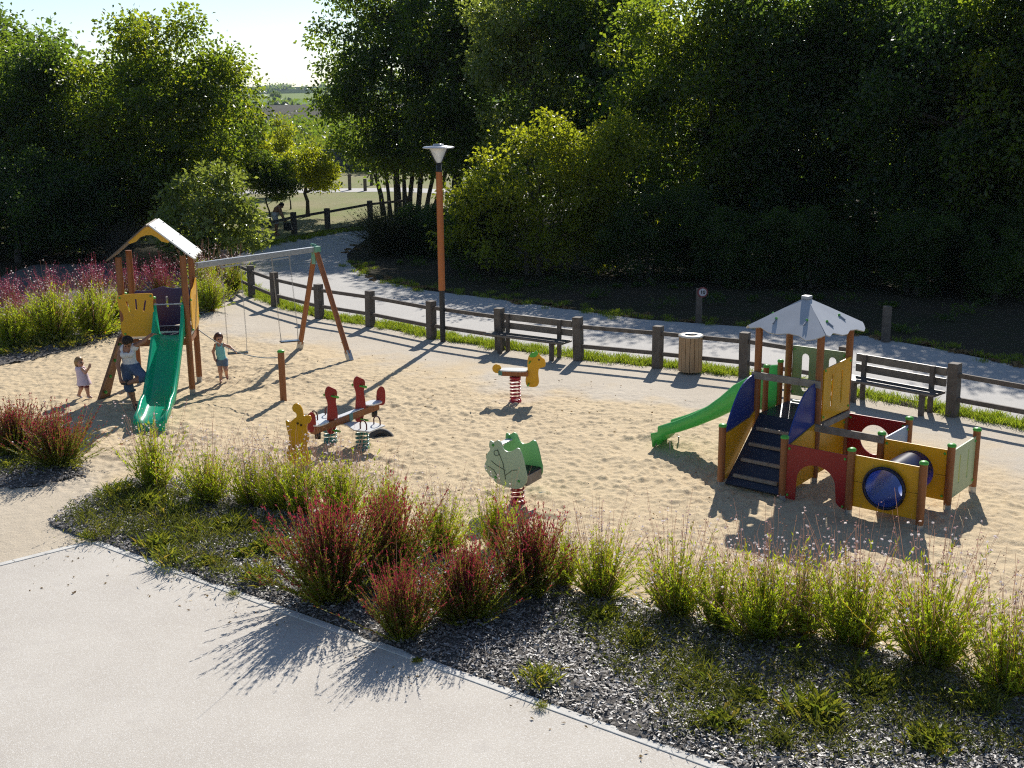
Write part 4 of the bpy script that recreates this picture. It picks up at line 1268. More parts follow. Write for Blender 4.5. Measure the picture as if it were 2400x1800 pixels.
rail_fence('meadow_fence', 'low one rail wooden fence at the meadow edge across the road', mfp, .92, (.72,), .2, rsz=(.07, .11))

# ------------------------------------------------------------------ benches
def bench(label, a, b, s0, s1, legs):
    d = (b - a).normalized()
    n = Vector((d.y, -d.x, 0))                                        # towards the playground
    if n.y > 0: n = -n
    t = thing('park_bench', label, 'bench', (a + b) / 2, 0, 'benches built against the wooden fence')
    o = (a + b) / 2
    P = lambda s, f, z: a + d * s + n * f + Vector((0, 0, z)) - o
    seat = MB()
    for f in (.06, .17, .28, .39):
        seat.bar(P(s0, f, .425), P(s1, f, .425), .095, .045, .006)
    seat.build('seat', BENCHW, t)
    L = (b - a).length
    for z, hh in ((.80, .15), (.60, .15)):
        MB().bar(P(s0 + .25, -.02, z), P(s1 - .02, -.02, z), .045, hh, .006).build('backrest', BENCHW, t)
    for s in legs:
        MB().box(P(s, .36, .19), (.085, .085, .46), Matrix.Rotation(math.atan2(d.y, d.x), 4, 'Z'), .008).build('leg', DWOOD, t)
        lg = MB()
        lg.box(P(s, .035, .42), (.085, .07, .92), Matrix.Rotation(math.atan2(d.y, d.x), 4, 'Z'), .008)
        lg.build('leg', DWOOD, t)
        MB().bar(P(s, -.0, .375), P(s, .42, .375), .07, .06, .006).build('bearer', DWOOD, t)
bench('left dark wooden bench between two fence posts, beyond the yellow horse', FENCE[B1], FENCE[B1 + 1], -.18, 1.98, (.25, 1.66))
bench('right dark wooden bench half hidden behind the playhouse', FENCE[11], FENCE[12], .0, 2.12, (.45, 1.85))

# ------------------------------------------------------------------ litter bin, signs, marker posts
def litter_bin():
    p = ground(1621, 880) + Vector((0, .24, 0))
    t = thing('litter_bin', 'round litter bin of pale upright slats with an open metal ring lid', 'bin', p)
    for k in range(16):
        an = 2 * math.pi * k / 16
        M = Matrix.Rotation(an, 4, 'Z')
        MB().box((.235 * math.cos(an), .235 * math.sin(an), .42), (.028, .086, .74 + RNG.normal(0, .004)), M, .006).build('slat', BINW, t)
    MB().lathe((0, 0, 0), [(.001, .06), (.215, .06), (.215, .78), (.19, .78), (.19, .10), (.001, .10)], 28).build('liner', BLACK, t)
    MB().lathe((0, 0, 0), [(.262, .795), (.272, .81), (.262, .828), (.14, .835), (.128, .825), (.14, .80), (.262, .795)], 32).build('lid', mat('pale_lid', (.58, .55, .50), (.50, .47, .42), rough=.35, scale=5, metal=.2), t)
litter_bin()

def text_mesh(txt, size, depth):
    cu = bpy.data.curves.new('digits', 'FONT')
    cu.body = txt; cu.size = size; cu.extrude = depth; cu.align_x = 'CENTER'; cu.align_y = 'CENTER'; cu.offset = size * .022
    o = bpy.data.objects.new('digits', cu)
    COL.objects.link(o)
    dg = bpy.context.evaluated_depsgraph_get()
    me = bpy.data.meshes.new_from_object(o.evaluated_get(dg))
    bpy.data.objects.remove(o)
    return me
def speed_sign():
    p = ground(1637, 755)
    t = thing('speed_sign', 'small round speed limit sign reading 10 on a short dark post across the road', 'road sign', p)
    MB().box((0, 0, .42), (.15, .15, .92), None, .012).build('post', DWOOD, t)
    face = MB()
    c = Vector((.07, -.10, .80))
    Mx = Matrix.Rotation(R(90), 4, 'X')
    def disc(r, y, th, nm, m_, par):
        mb = MB(); mb.panel(c + Vector((0, y, 0)), (1, 0, 0), (0, 0, 1), circle(0, 0, r, 36), (), th)
        return mb.build(nm, m_, par)
    b = disc(.135, 0, .012, 'sign_plate', mat('sign_red', (.16, .02, .03), (.13, .02, .03), rough=.4, scale=4), t)
    disc(.098, -.009, .006, 'sign_face', mat('sign_white', (.42, .42, .46), (.38, .38, .42), rough=.4, scale=4), b)
    me = text_mesh('10', .135, .003)
    me.transform(Matrix.Translation(c + Vector((0, -.0165, -.004))) @ Mx)
    me.materials.clear(); me.materials.append(mat('sign_black', (.01, .01, .011), rough=.5))
    link_mesh('digits', me, b)
speed_sign()
def plain_post(label, p, h, sz=.16):
    t = thing('marker_post', label, 'post', p)
    MB().box((0, 0, h / 2 - .05), (sz, sz, h + .1), Matrix.Rotation(.2, 4, 'Z'), .012).build('post', DWOOD, t)
    return t
plain_post('plain dark post across the road, right of the playhouse roof', ground(2075, 800), .85)
for u, v, lb in ((856, 447, 'short dark bollard on the far lane'), (871, 434, 'smaller dark bollard behind the far lane'), (820, 445, 'dark stake beside the far lane, left of the bollards')):
    plain_post(lb, ground(u, v), .75 if u != 820 else 1.0, .2)
mk = thing('marker_post', 'small white reflector post in the dark bank at the road bend', 'post', ground(920, 574))
MB().box((0, 0, .2), (.1, .1, .5), None, .02).build('post', DWOOD, mk)
MB().box((.0, -.053, .33), (.08, .012, .20), None, .005).build('reflector', WHITE, mk)
nb = thing('notice_board', 'white notice board on two legs in front of the grey wall', 'notice board', ground(856, 398))
MB().box((0, 0, 1.05), (1.1, .06, .75), None, .01).build('board', WHITE, nb)
for s in (-.42, .42):
    MB().box((s, .05, .5), (.1, .08, 1.1)).build('leg', WHITE, nb)
gw = thing('garden_wall', 'low grey wall beyond the far lane, left of the many stemmed tree', 'wall', ground(846, 405) + Vector((0, 3, 0)))
MB().box((0, 0, .75), (7.5, .3, 1.7), None, .02).build('wall_face', mat('grey_render', (.16, .17, .19), (.12, .13, .145), rough=.9, scale=2), gw)
MB().box((0, 0, 1.64), (7.7, .4, .08), None, .01).build('coping', mat('grey_coping', (.24, .24, .25), rough=.8), gw)
hut = thing('hut', 'pale tiled hut roof glimpsed through the trees above the tower', 'hut', base(462, 84))
hb = MB(); hb.box((0, 0, .7), (5.0, 4.0, 1.8)); hb.build('wall', mat('hut_wall', (.35, .31, .26), rough=.9), hut)
rb = MB(); rb.add([(-2.8, -2.4, 1.4), (2.8, -2.4, 1.4), (2.8, 0, 2.7), (-2.8, 0, 2.7), (-2.8, 2.4, 1.4), (2.8, 2.4, 1.4)], [(0, 1, 2, 3), (3, 2, 5, 4), (0, 3, 4), (1, 5, 2), (0, 4, 5, 1)])
rb.build('roof', mat('pale_tiles', (.62, .52, .47), (.46, .36, .31), rough=.6, scale=6, stretch=(4, .4, .4)), hut)

# ------------------------------------------------------------------ slide tower with swing frame
def slide_tower():
    RF = Vector((-6.42, 23.31, 0))
    u, w = Vector((.9923, .124, 0)), Vector((-.124, .9923, 0))
    O = RF - u * 1.22                                              # left front corner
    t = thing('slide_tower', 'wooden play tower with green slide, pitched white roof and attached swing beam', 'play tower', O)
    W, D = 1.22, 1.10
    P = lambda a, b, z: u * a + w * b + Vector((0, 0, z))
    z0, zp, zt = 0.0, 1.22, 2.80
    for a, b, f in ((W, 0, True), (W, D, True), (0, D, True), (0, 0, True)):
        round_post(t, P(a, b, 0), z0, zt, .062, cap=False, foot=f)
    round_post(t, P(.60, .02, 0), zp - .2, 1.98, .045, foot=False)
    round_post(t, P(-.02, .40, 0), zp - .2, 2.02, .05, foot=False)
    MB().box(P(W / 2, D / 2, zp - .02), (W - .04, D - .04, .06), Matrix.Rotation(math.atan2(u.y, u.x), 4, 'Z'), .004).build('platform', DDECK, t)
    for a0, b0, a1, b1 in ((.06, -.02, .66, -.02), (W + .02, .06, W + .02, D - .06)):
        MB().bar(P(a0, b0, zp), P(a1, b1, zp), .05, .06, .004).build('platform_edge', WHITE, t)
    for a0, b0, a1, b1 in ((.0, 0, W, 0), (0, D, W, D), (0, 0, 0, D), (W, 0, W, D)):
        MB().bar(P(a0, b0, zp - .13), P(a1, b1, zp - .13), .05, .13, .005).build('joist', WOOD, t)
    # panels
    fr = smooth_poly([(-.03, .06), (-.05, .30), (.03, .36), (.01, .50), (-.06, .60), (-.07, .80), (-.05, .86), (.58, .88), (.62, .84), (.60, .60), (.62, .40), (.60, .03), (.05, .02)], 2)
    p = MB(); p.panel(P(0, -.085, zp), u, (0, 0, 1), fr, [slot(.13, .62, .035, .22, .28), slot(.28, .66, .035, .22), slot(.44, .63, .035, .22, -.22)], .024)
    pn = p.build('front_panel', YEL, t)
    add_bolts(pn, [P(-.02, -.10, zp + .80), P(.57, -.10, zp + .82), P(.03, -.10, zp + .08)])
    sd = smooth_poly([(.02, .05), (.0, .45), (.04, .68), (.02, .72), (.30, .84), (.55, .84), (.80, .92), (1.0, .99), (1.05, .95), (1.02, .55), (1.06, .30), (1.03, .05), (.5, .0)], 2)
    p = MB(); p.panel(P(W + .085, 0, zp + .02), w, (0, 0, 1), sd, [slot(.35, .55, .03, .22, .25), slot(.52, .60, .03, .22), slot(.70, .57, .03, .22, -.25)], .024)
    pn = p.build('side_panel', YEL, t)
    add_bolts(pn, [P(W + .1, .02, zp + .70), P(W + .1, 1.02, zp + .95), P(W + .1, 1.02, zp + .2), P(W + .1, .03, zp + .1)])
    bk = smooth_poly([(.03, .02), (.03, .78), (.25, .74), (.45, .78), (.62, .84), (.80, .79), (1.0, .79), (1.19, .84), (1.19, .02)], 2)
    p = MB(); p.panel(P(0, D - .08, zp), u, (0, 0, 1), bk, [slot(.70, .52, .045, .24), slot(.98, .52, .045, .24, -.2), slot(.42, .52, .045, .24, .2)], .024)
    p.build('back_panel', NAVY, t)
    # roof: two boards over a yellow gable
    zr, ze = 3.42, 2.74
    for s, nm in ((1, 'roof_board'), (-1, 'roof_board')):
        ax = W / 2 + s * .02
        sx = Vector((u.x * s * (W / 2 + .20), u.y * s * (W / 2 + .20), ze - zr))
        L = sx.length
        out = [(0, -.06), (L * .93, -.06), (L, -.03), (L + .03, .10), (L - .05, .16), (L + .02, .32), (L - .04, .40), (L + .0, .55), (L - .04, .70), (L + .03, .82), (L - .04, .95), (L + .02, 1.08), (L - .05, 1.16), (0, 1.16)]
        p = MB(); p.panel(P(ax, 0, zr), sx, w, out, (), .026)
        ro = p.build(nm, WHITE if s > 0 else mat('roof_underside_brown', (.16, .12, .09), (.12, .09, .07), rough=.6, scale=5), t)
        if s > 0:
            nn = sx.normalized().cross(w).normalized()
            if nn.z < 0: nn = -nn
            for x in (.12, .5, .88):
                for y in (.05, 1.05):
                    add_bolts(ro, [P(ax, 0, zr) + sx.normalized() * (x * L) + w * y + nn * .016], .018, 'bolt', STEEL)
    gb = [(-.40, -.33), (-.36, -.36), (-.24, -.32), (-.16, -.24), (-.05, -.20), (.06, -.20), (.16, -.25), (.24, -.33), (.36, -.36), (.41, -.32), (.08, -.05), (-.08, -.05)]
    for b in (-.02, D + .02):
        p = MB(); p.panel(P(W / 2, b, zr), u, (0, 0, 1), gb, (), .022); p.build('gable_panel', YEL, t)
    # slide
    top, bot = P(.885, -.02, zp + .02), Vector((-6.475 - O.x, 20.62 - O.y, .22))
    ax = Vector((bot.x - top.x, bot.y - top.y, 0)); run = ax.length; ax.normalize()
    lat = Vector((-ax.y, ax.x, 0))
    st = [(0.0, zp + .02, .62), (.12, zp + .02, .40), (.30, zp - .04, .21), (.55, zp - .22, .19), (1.0, zp - .55, .18), (1.6, zp - .86 - .06, .17), (2.0, .27, .15), (2.25, .20, .12), (run - .06, .19, .08), (run, .15, .04)]
    rings = []
    hw = .235
    for k, (s, z, h) in enumerate(st):
        c = top + ax * s; c.z = z
        a_, b_ = st[max(k - 1, 0)], st[min(k + 1, len(st) - 1)]
        tn = (ax * (b_[0] - a_[0]) + Vector((0, 0, b_[1] - a_[1]))).normalized()
        up = lat.cross(tn)
        if up.z < 0: up = -up
        if k < 2: up = Vector((0, 0, 1))
        prof = [(-hw - .05, -.02), (-hw - .06, h + .01), (-hw - .02, h + .03), (-hw, h), (-hw + .03, .05), (-hw + .09, .0), (0, -.008), (hw - .09, 0), (hw - .03, .05), (hw, h), (hw + .02, h + .03), (hw + .06, h + .01), (hw + .05, -.02), (hw - .03, -.04), (0, -.05), (-hw + .03, -.04)]
        rings.append([c + lat * x + up * y for x, y in prof])
    sl = MB(); sl.loft(rings)
    lip = top + ax * (run - .02)
    sl.box(Vector((lip.x, lip.y, .075)), (.50, .05, .17), Matrix.Rotation(math.atan2(lat.y, lat.x), 4, 'Z'), .02)
    so = sl.build('slide', TEAL, t)
    br = MB()
    br.tube([P(.885 - .27, -.06, zp + .64), P(.885 + .27, -.06, zp + .64)], .016, 8)
    br.build('grab_bar', STEEL, t)
    MB().bar(P(.885 - .22, .04, zp + .07), P(.885 + .22, .04, zp + .07), .02, .025).build('threshold_bar', WHITE, t)
    # leaning climbing board on the left
    f0, f1 = Vector((-8.16, 22.88, 0)) - O, Vector((-7.98, 23.55, 0)) - O
    t0, t1 = P(-.10, .0, zp), P(-.06, .75, zp)
    cb = MB()
    n_ = (t0 - f0).normalized().cross((f1 - f0).normalized()) * .05
    vs = [f0, f0 * .45 + f1 * .55, t0 * .45 + t1 * .55, t0]
    cb.add([v for v in vs] + [v + n_ for v in vs], [(0, 1, 2, 3), (7, 6, 5, 4), (0, 4, 5, 1), (1, 5, 6, 2), (2, 6, 7, 3), (3, 7, 4, 0)])
    cbo = cb.build('climbing_board', mat('board_wood', (.22, .105, .05), (.16, .08, .04), rough=.6, scale=6, bump=.002), t)
    for k in range(4):
        q = (vs[0] * (1 - k / 4) + vs[3] * k / 4) * .7 + (vs[1] * (1 - k / 4) + vs[2] * k / 4) * .3 + (vs[3] - vs[0]) * .12
        add_bolts(cbo, [q - n_ * .4], .035, 'hold')
    # swing frame
    a, b = Vector((-6.50, 24.62, 2.43)) - O, Vector((-4.44, 27.14, 2.43)) - O
    d = (b - a).normalized(); sd_ = Vector((-d.y, d.x, 0))
    MB().bar(a, b + d * .05, .09, .12, .01).build('swing_beam', STEEL, t)
    for foot in (Vector((-5.02, 27.70, 0)), Vector((-3.66, 26.42, 0))):
        f = foot - O
        l = MB(); apex = b + (f - b).normalized() * .06; apex.z = 2.40
        ft = f + (apex - f) * .055
        l.tube([ft, apex], .062, 14)
        lo = l.build('swing_leg', WOOD, t)
        s_ = MB(); s_.bar(f - (apex - f) * .01, f + (apex - f) * .085, .115, .115, .006, up=d); s_.build('foot', STEEL, lo)
    hd = MB(); hd.box(b + Vector((0, 0, .0)), (.16, .2, .14), Matrix.Rotation(math.atan2(d.y, d.x), 4, 'Z'), .02)
    hd.tube([b - sd_ * .02 + Vector((0, 0, .08)), b + sd_ * .14 + Vector((0, 0, .10))], .03, 8)
    hd.box(b + Vector((-.05, -.02, -.20)), (.02, .12, .28), Matrix.Rotation(math.atan2(d.y, d.x), 4, 'Z'), .0)
    hd.build('swing_bracket', mat('green_bracket', (.12, .33, .20), (.2, .38, .28), rough=.4, scale=9), t)
    for s0, s1 in ((.62, 1.12), (1.98, 2.48)):
        q = MB()
        for s in (s0, s1):
            q.bar(a + d * s + Vector((0, 0, -.03)), a + d * s + Vector((0, 0, -.12)), .03, .03, up=d)
        q.bar(a + d * s0 + Vector((0, 0, -.11)), a + d * s1 + Vector((0, 0, -.11)), .03, .03)
        q.build('swing_hanger', STEEL, t)
    return a + O, d
SW_A, SW_D = slide_tower()

def chain(a, b, mb, r=.006):
    a, b = Vector(a), Vector(b)
    n = int((b - a).length / .045)
    d = (b - a).normalized(); s = d.orthogonal().normalized(); q = d.cross(s)
    for k in range(n):
        c = a + (b - a) * ((k + .5) / n)
        m_ = s if k % 2 else q
        mb.tube([c - d * .026 - m_ * .010, c + d * .026 - m_ * .010], r * .62, 4, cap=False)
        mb.tube([c - d * .026 + m_ * .010, c + d * .026 + m_ * .010], r * .62, 4, cap=False)
def swing(label, sL, sR, c, dirn, zs):
    t = thing('swing', label, 'swing', Vector((c[0], c[1], 0)), 0, 'swings hanging from the beam')
    O = Vector((c[0], c[1], 0)); d = Vector((dirn[0], dirn[1], 0)).normalized(); n = Vector((-d.y, d.x, 0))
    MB().box((0, 0, zs), (.44, .17, .03), Matrix.Rotation(math.atan2(d.y, d.x), 4, 'Z'), .012).build('seat', mat('swing_seat', (.020, .020, .022), (.03, .03, .032), rough=.22, scale=9, spec=.7, coat=.4), t)
    for sg, s in ((-1, sL), (1, sR)):
        tp = SW_A + SW_D * s + Vector((0, 0, -.13)) - O
        kn = d * .19 * sg + Vector((0, 0, zs + .16)) * .94 + tp * .06
        mb = MB(); chain(tp, kn, mb)
        for f in (-.06, .06):
            mb.tube([kn, d * .19 * sg + n * f + Vector((0, 0, zs + .012))], .005, 5)
        mb.build('chain', CHAINM, t)
swing('empty black swing seat in front of the running girl', .62, 1.12, (-5.92, 25.28), (.97, .25), .43)
swing('empty black swing seat beside the swing leg, further from the girl', 1.98, 2.48, (-5.02, 26.50), (.93, .37), .43)

# ------------------------------------------------------------------ short post and rope
pp = ground(664.6, 938.6)
wp = thing('wooden_post', 'short round orange brown post with green cap standing alone in the sand', 'post', pp)
MB().tube([(0, 0, -.05), (0, 0, .985)], .066, 16).build('shaft', WOOD, wp)
MB().lathe((0, 0, .985), [(.072, -.012), (.072, .012), (.05, .028), (.001, .033)], 16).build('cap', CAP, wp)
ra, rb_ = Vector((-6.50, 24.39, 1.12)), pp + Vector((-.066, 0, .86))
rp = []
for k in range(25):
    f = k / 24
    q = ra * (1 - f) + rb_ * f; q.z -= .20 * 4 * f * (1 - f) * .9
    rp.append(q)
rope = MB(); rope.tube(rp, .011, 6)
put(rope.build('barrier_rope', mat('pale_rope', (.34, .40, .42), (.26, .31, .33), rough=.6, scale=30)), 'pale slack rope from the tower to the short post', 'rope')

# ------------------------------------------------------------------ springs and rockers
def coil(mb, c, r, z0, z1, turns, wire=.014):
    pts = []
    N = int(turns * 20)
    for k in range(N + 1):
        f = k / N
        an = 2 * math.pi * turns * f
        pts.append((c[0] + r * math.cos(an), c[1] + r * math.sin(an), z0 + (z1 - z0) * f))
    return mb.tube(pts, wire, 7)

def horse():
    t = thing('spring_horse', 'yellow horse spring rider on a red spring in the middle of the sand', 'spring rider', ground(1208, 942) + Vector((0, .06, 0)))
    MB().lathe((0, 0, 0), [(.12, -.02), (.12, .02), (.09, .04), (.001, .045)], 18).build('base_plate', RSPRING, t)
    sp_ = MB(); coil(sp_, (0, 0), .098, .04, .46, 6.2, .016); sp_.build('spring', RSPRING, t)
    MB().lathe((0, 0, 0), [(.001, .45), (.11, .45), (.11, .49), (.001, .495)], 18).build('top_plate', RSPRING, t)
    d = Vector((.985, -.17, 0)); n = Vector((.17, .985, 0))
    P = lambda a, b, z: d * a + n * b + Vector((0, 0, z))
    bd = MB(); bd.bar(P(-.27, 0, .56), P(.26, 0, .56), .14, .10, .012); bd.build('body', WOOD, t)
    be = MB(); be.bar(P(-.32, 0, .565), P(-.24, 0, .565), .15, .09, .01); be.build('rear_block', TSPRING, t)
    st = smooth_poly([(-.27, -.13), (.22, -.15), (.25, 0), (.22, .15), (-.27, .13), (-.31, 0)], 2)
    s = MB(); s.panel(P(0, 0, .625), d, n, st, (), .022); s.build('seat', WHITE, t)
    tl = MB(); tl.panel(P(-.36, 0, .64), d, (0, 0, 1), circle(0, 0, .088, 20), (), .02); tl.panel(P(-.30, 0, .60), d, (0, 0, 1), [(-.05, -.05), (.06, -.05), (.06, .02), (-.03, .05)], (), .021); tl.build('tail', YEL, t)
    hd = smooth_poly([(.20, .42), (.22, .32), (.32, .29), (.44, .31), (.47, .40), (.45, .55), (.46, .66), (.52, .69), (.585, .70), (.60, .76), (.58, .85), (.50, .90), (.43, 1.0), (.38, .97), (.33, .98), (.27, .92), (.24, .80), (.25, .62), (.22, .52)], 2)
    for b in (-.0,):
        h = MB(); h.panel(P(0, b, 0), d, (0, 0, 1), hd, (), .03); ho = h.build('head', YEL, t)
    mn = smooth_poly([(.27, .90), (.33, .99), (.38, .98), (.42, 1.03), (.46, .97), (.42, .90), (.34, .88)], 1)
    q = MB(); q.panel(P(0, -.022, 0), d, (0, 0, 1), mn, (), .012); q.build('mane', CAP, ho)
    ey = MB(); ey.sphere(P(.47, -.018, .84), .018, 6, (1, .4, 1)); ey.build('eye', BLACK, ho)
    gr = MB(); gr.tube([P(.30, -.16, .80), P(.30, .16, .80)], .016, 8); gr.build('handle', CAP, t)
    fr = MB(); fr.tube([P(.27, -.17, .36), P(.27, .17, .36)], .018, 8); fr.build('footrest', CAP, t)
horse()

def cabin():
    t = thing('rocking_cabin', 'green leaf shaped rocking cabin on a red spring near the flower bed', 'spring rider', ground(1213, 1178), scale=.92)
    MB().lathe((0, 0, 0), [(.13, -.02), (.13, .02), (.10, .04), (.001, .045)], 18).build('base_plate', RSPRING, t)
    sp_ = MB(); coil(sp_, (0, 0), .10, .03, .36, 4.6, .016); sp_.build('spring', RSPRING, t)
    d = Vector((.86, -.51, 0)).normalized(); n = Vector((.51, .86, 0)).normalized()
    P = lambda a, b, z: d * a + n * b + Vector((0, 0, z))
    out = smooth_poly([(-.30, .44), (-.24, .36), (-.05, .33), (.12, .32), (.24, .36), (.32, .46), (.325, .58), (.30, .66), (.27, .80), (.21, .98), (.15, 1.0), (.08, .94), (-.02, .90), (-.10, .94), (-.14, 1.05), (-.20, 1.08), (-.27, 1.02), (-.34, 1.06), (-.36, .95), (-.33, .90), (-.40, .82), (-.42, .76), (-.40, .72), (-.45, .64), (-.44, .55), (-.38, .50), (-.36, .46)], 2)
    for b, m_ in ((-.25, mat('pale_leaf_green_panel', (.52, .63, .41), (.47, .57, .37), rough=.4, scale=3, wear=((.44, .54, .36), 12, .66))), (.25, LGREEN)):
        p = MB(); p.panel(P(0, b, 0), d, (0, 0, 1), out, (), .022); po = p.build('side_panel', m_, t)
        if b < 0:
            e = MB()
            f = lambda a, z: P(a, b - .013, z)
            e.tube([f(-.20, .92), f(-.10, .70), f(-.06, .45)], .006, 5)
            e.tube([f(-.06, .60), f(-.22, .66), f(-.32, .72)], .005, 5)
            e.tube([f(-.06, .52), f(.06, .62), f(.16, .64)], .005, 5)
            e.tube([f(-.38, .62), f(-.28, .58), f(-.22, .50)], .005, 5)
            e.tube([f(-.22 + .045 * math.cos(a_ * .5), .86 + .045 * math.sin(a_ * .5)) for a_ in range(14)], .005, 5)
            e.build('engraved_lines', mat('engraved_dark_green', (.07, .09, .045), rough=.6), po)
        add_bolts(po, [P(.18, b - .014, .46), P(-.24, b - .014, .46), P(-.28, b - .014, .98)])
    bt = MB(); bt.box(P(.02, 0, .415), (.56, .46, .05), Matrix.Rotation(math.atan2(d.y, d.x), 4, 'Z'), .008); bt.build('floor_board', mat('cabin_floor', (.26, .22, .16), rough=.6), t)
    s = MB(); s.box(P(.16, 0, .56), (.26, .47, .03), Matrix.Rotation(math.atan2(d.y, d.x), 4, 'Z'), .008); s.build('seat', BLACK, t)
    f_ = MB(); f_.box(P(.30, 0, .47), (.02, .47, .16), Matrix.Rotation(math.atan2(d.y, d.x), 4, 'Z'), .004); f_.build('front_panel', GREYW, t)
    bkp = MB(); bkp.box(P(-.27, 0, .95), (.10, .47, .025), Matrix.Rotation(math.atan2(d.y, d.x), 4, 'Z'), .006); bkp.build('grab_board', WHITE, t)
cabin()

def rocker():
    O = Vector((-2.84, 19.62, 0))
    t = thing('four_seat_rocker', 'four seat rocker with red horse heads, wooden beam and white wing boards on two springs', 'rocker', O)
    b = Vector((.575, .818, 0)).normalized(); w = Vector((.818, -.575, 0)).normalized()
    P = lambda a, c, z: b * a + w * c + Vector((0, 0, z))
    for s in (-.37, .37):
        sp_ = MB(); coil(sp_, P(0, s, 0), .105, .02, .36, 5.0, .017)
        sp_.lathe(P(0, s, 0), [(.12, -.02), (.12, .03), (.001, .03)], 16); sp_.lathe(P(0, s, 0), [(.001, .345), (.12, .345), (.12, .375), (.001, .38)], 16)
        sp_.build('spring', TSPRING, t)
    wing = [(.10, -.16), (.10, .16), (.26, .42), (.22, .70), (-.22, .74), (-.28, .44), (-.12, .14), (-.12, -.14), (-.28, -.42), (-.22, -.70), (.22, -.74), (.26, -.44)]
    p = MB(); p.panel(P(0, 0, .40), b, w, wing, (), .022); p.build('wing_board', WHITE, t)
    for s in (-.56, .56):
        for a in (-.17, .17):
            h = MB(); h.tube([P(a, s - .07, .41), P(a, s - .07, .50), P(a, s - .04, .55), P(a, s, .565), P(a, s + .04, .55), P(a, s + .07, .50), P(a, s + .07, .41)], .012, 7)
            h.build('hoop_handle', mat('dark_red_hoop', (.10, .012, .016), (.06, .01, .012), rough=.4), t)
    z = lambda a: .48 + .045 * a
    bm_ = MB(); bm_.bar(P(-.80, 0, z(-.8)), P(.82, 0, z(.82)), .11, .12, .012); bo = bm_.build('beam', WOOD, t)
    jb = MB(); jb.bar(P(.04, 0, z(.04)), P(.13, 0, z(.13)), .125, .135, .008); jb.build('joint_band', TSPRING, bo)
    wc = MB()
    wc.bar(P(-.30, 0, z(-.3) + .068), P(.42, 0, z(.42) + .068), .10, .014, .003)
    wc.build('top_strip', WHITE, bo)
    for sg, a0 in ((-1, -.62), (1, .68)):
        st = smooth_poly([(-.17, -.10), (.15, -.14), (.20, 0), (.15, .14), (-.17, .10)], 2)
        q = MB(); q.panel(P(a0, 0, z(a0) + .085), b * sg, w * sg, st, (), .024); q.build('saddle', WHITE, t)
        hp = smooth_poly([(-.10, -.22), (.02, -.24), (.06, -.10), (.10, .05), (.085, .22), (.07, .34), (.10, .40), (.10, .52), (.02, .56), (-.04, .60), (-.09, .55), (-.11, .45), (-.06, .30), (-.08, .10), (-.09, 0)], 2)
        c = a0 - sg * .30
        fx = w if sg < 0 else -w
        q = MB(); q.panel(P(c, 0, z(c) + .05), (b * .8 + w * .5), (0, 0, 1), hp, (), .03); ho = q.build('head_panel', RED, t)
        g = MB(); g.tube([P(c, -.15, z(c) + .47), P(c, .15, z(c) + .47)], .017, 8)
        g.sphere(P(c, -.15, z(c) + .47), .024, 5); g.sphere(P(c, .15, z(c) + .47), .024, 5); g.build('handle', CAP, ho)
        f = MB(); f.tube([P(c, -.17, z(c) - .12), P(c, .17, z(c) - .12)], .018, 8); f.build('footrest', CAP, t)
        tp = smooth_poly([(-.06, -.08), (.08, -.08), (.10, .06), (.09, .22), (.03, .27), (-.05, .20), (-.07, .04)], 2)
        e = a0 + sg * .22
        q = MB(); q.panel(P(e, 0, z(e) + .07), (b * .8 + w * .5), (0, 0, 1), tp, (), .026); q.build('tail_panel', RED, t)
        bf = MB(); bf.lathe(P(a0 + sg * .06, 0, 0), [(.001, z(a0) - .17), (.05, z(a0) - .17), (.055, z(a0) - .05), (.001, z(a0) - .05)], 12); bf.build('rubber_buffer', BLACK, bo)
rocker()
ty = thing('half_buried_tyre', 'grey rubber tyre half buried in the sand by the rocker', 'tyre', ground(892, 1024))
tb = MB(); tb.tube([(.19 * math.cos(a_), 0, .19 * math.sin(a_) - .09) for a_ in [math.pi * k / 14 for k in range(15)]], [.062] * 15, 12)
ty.rotation_euler = (R(-38), 0, R(12))
tb.build('tread', mat('dusty_rubber', (.10, .095, .09), (.05, .048, .046), rough=.7, scale=8), ty)
MB().tube([(.125 * math.cos(a_), -.02, .125 * math.sin(a_) - .09) for a_ in [math.pi * k / 14 for k in range(15)]], [.025] * 15, 8).build('inner_rim', BLACK, ty)

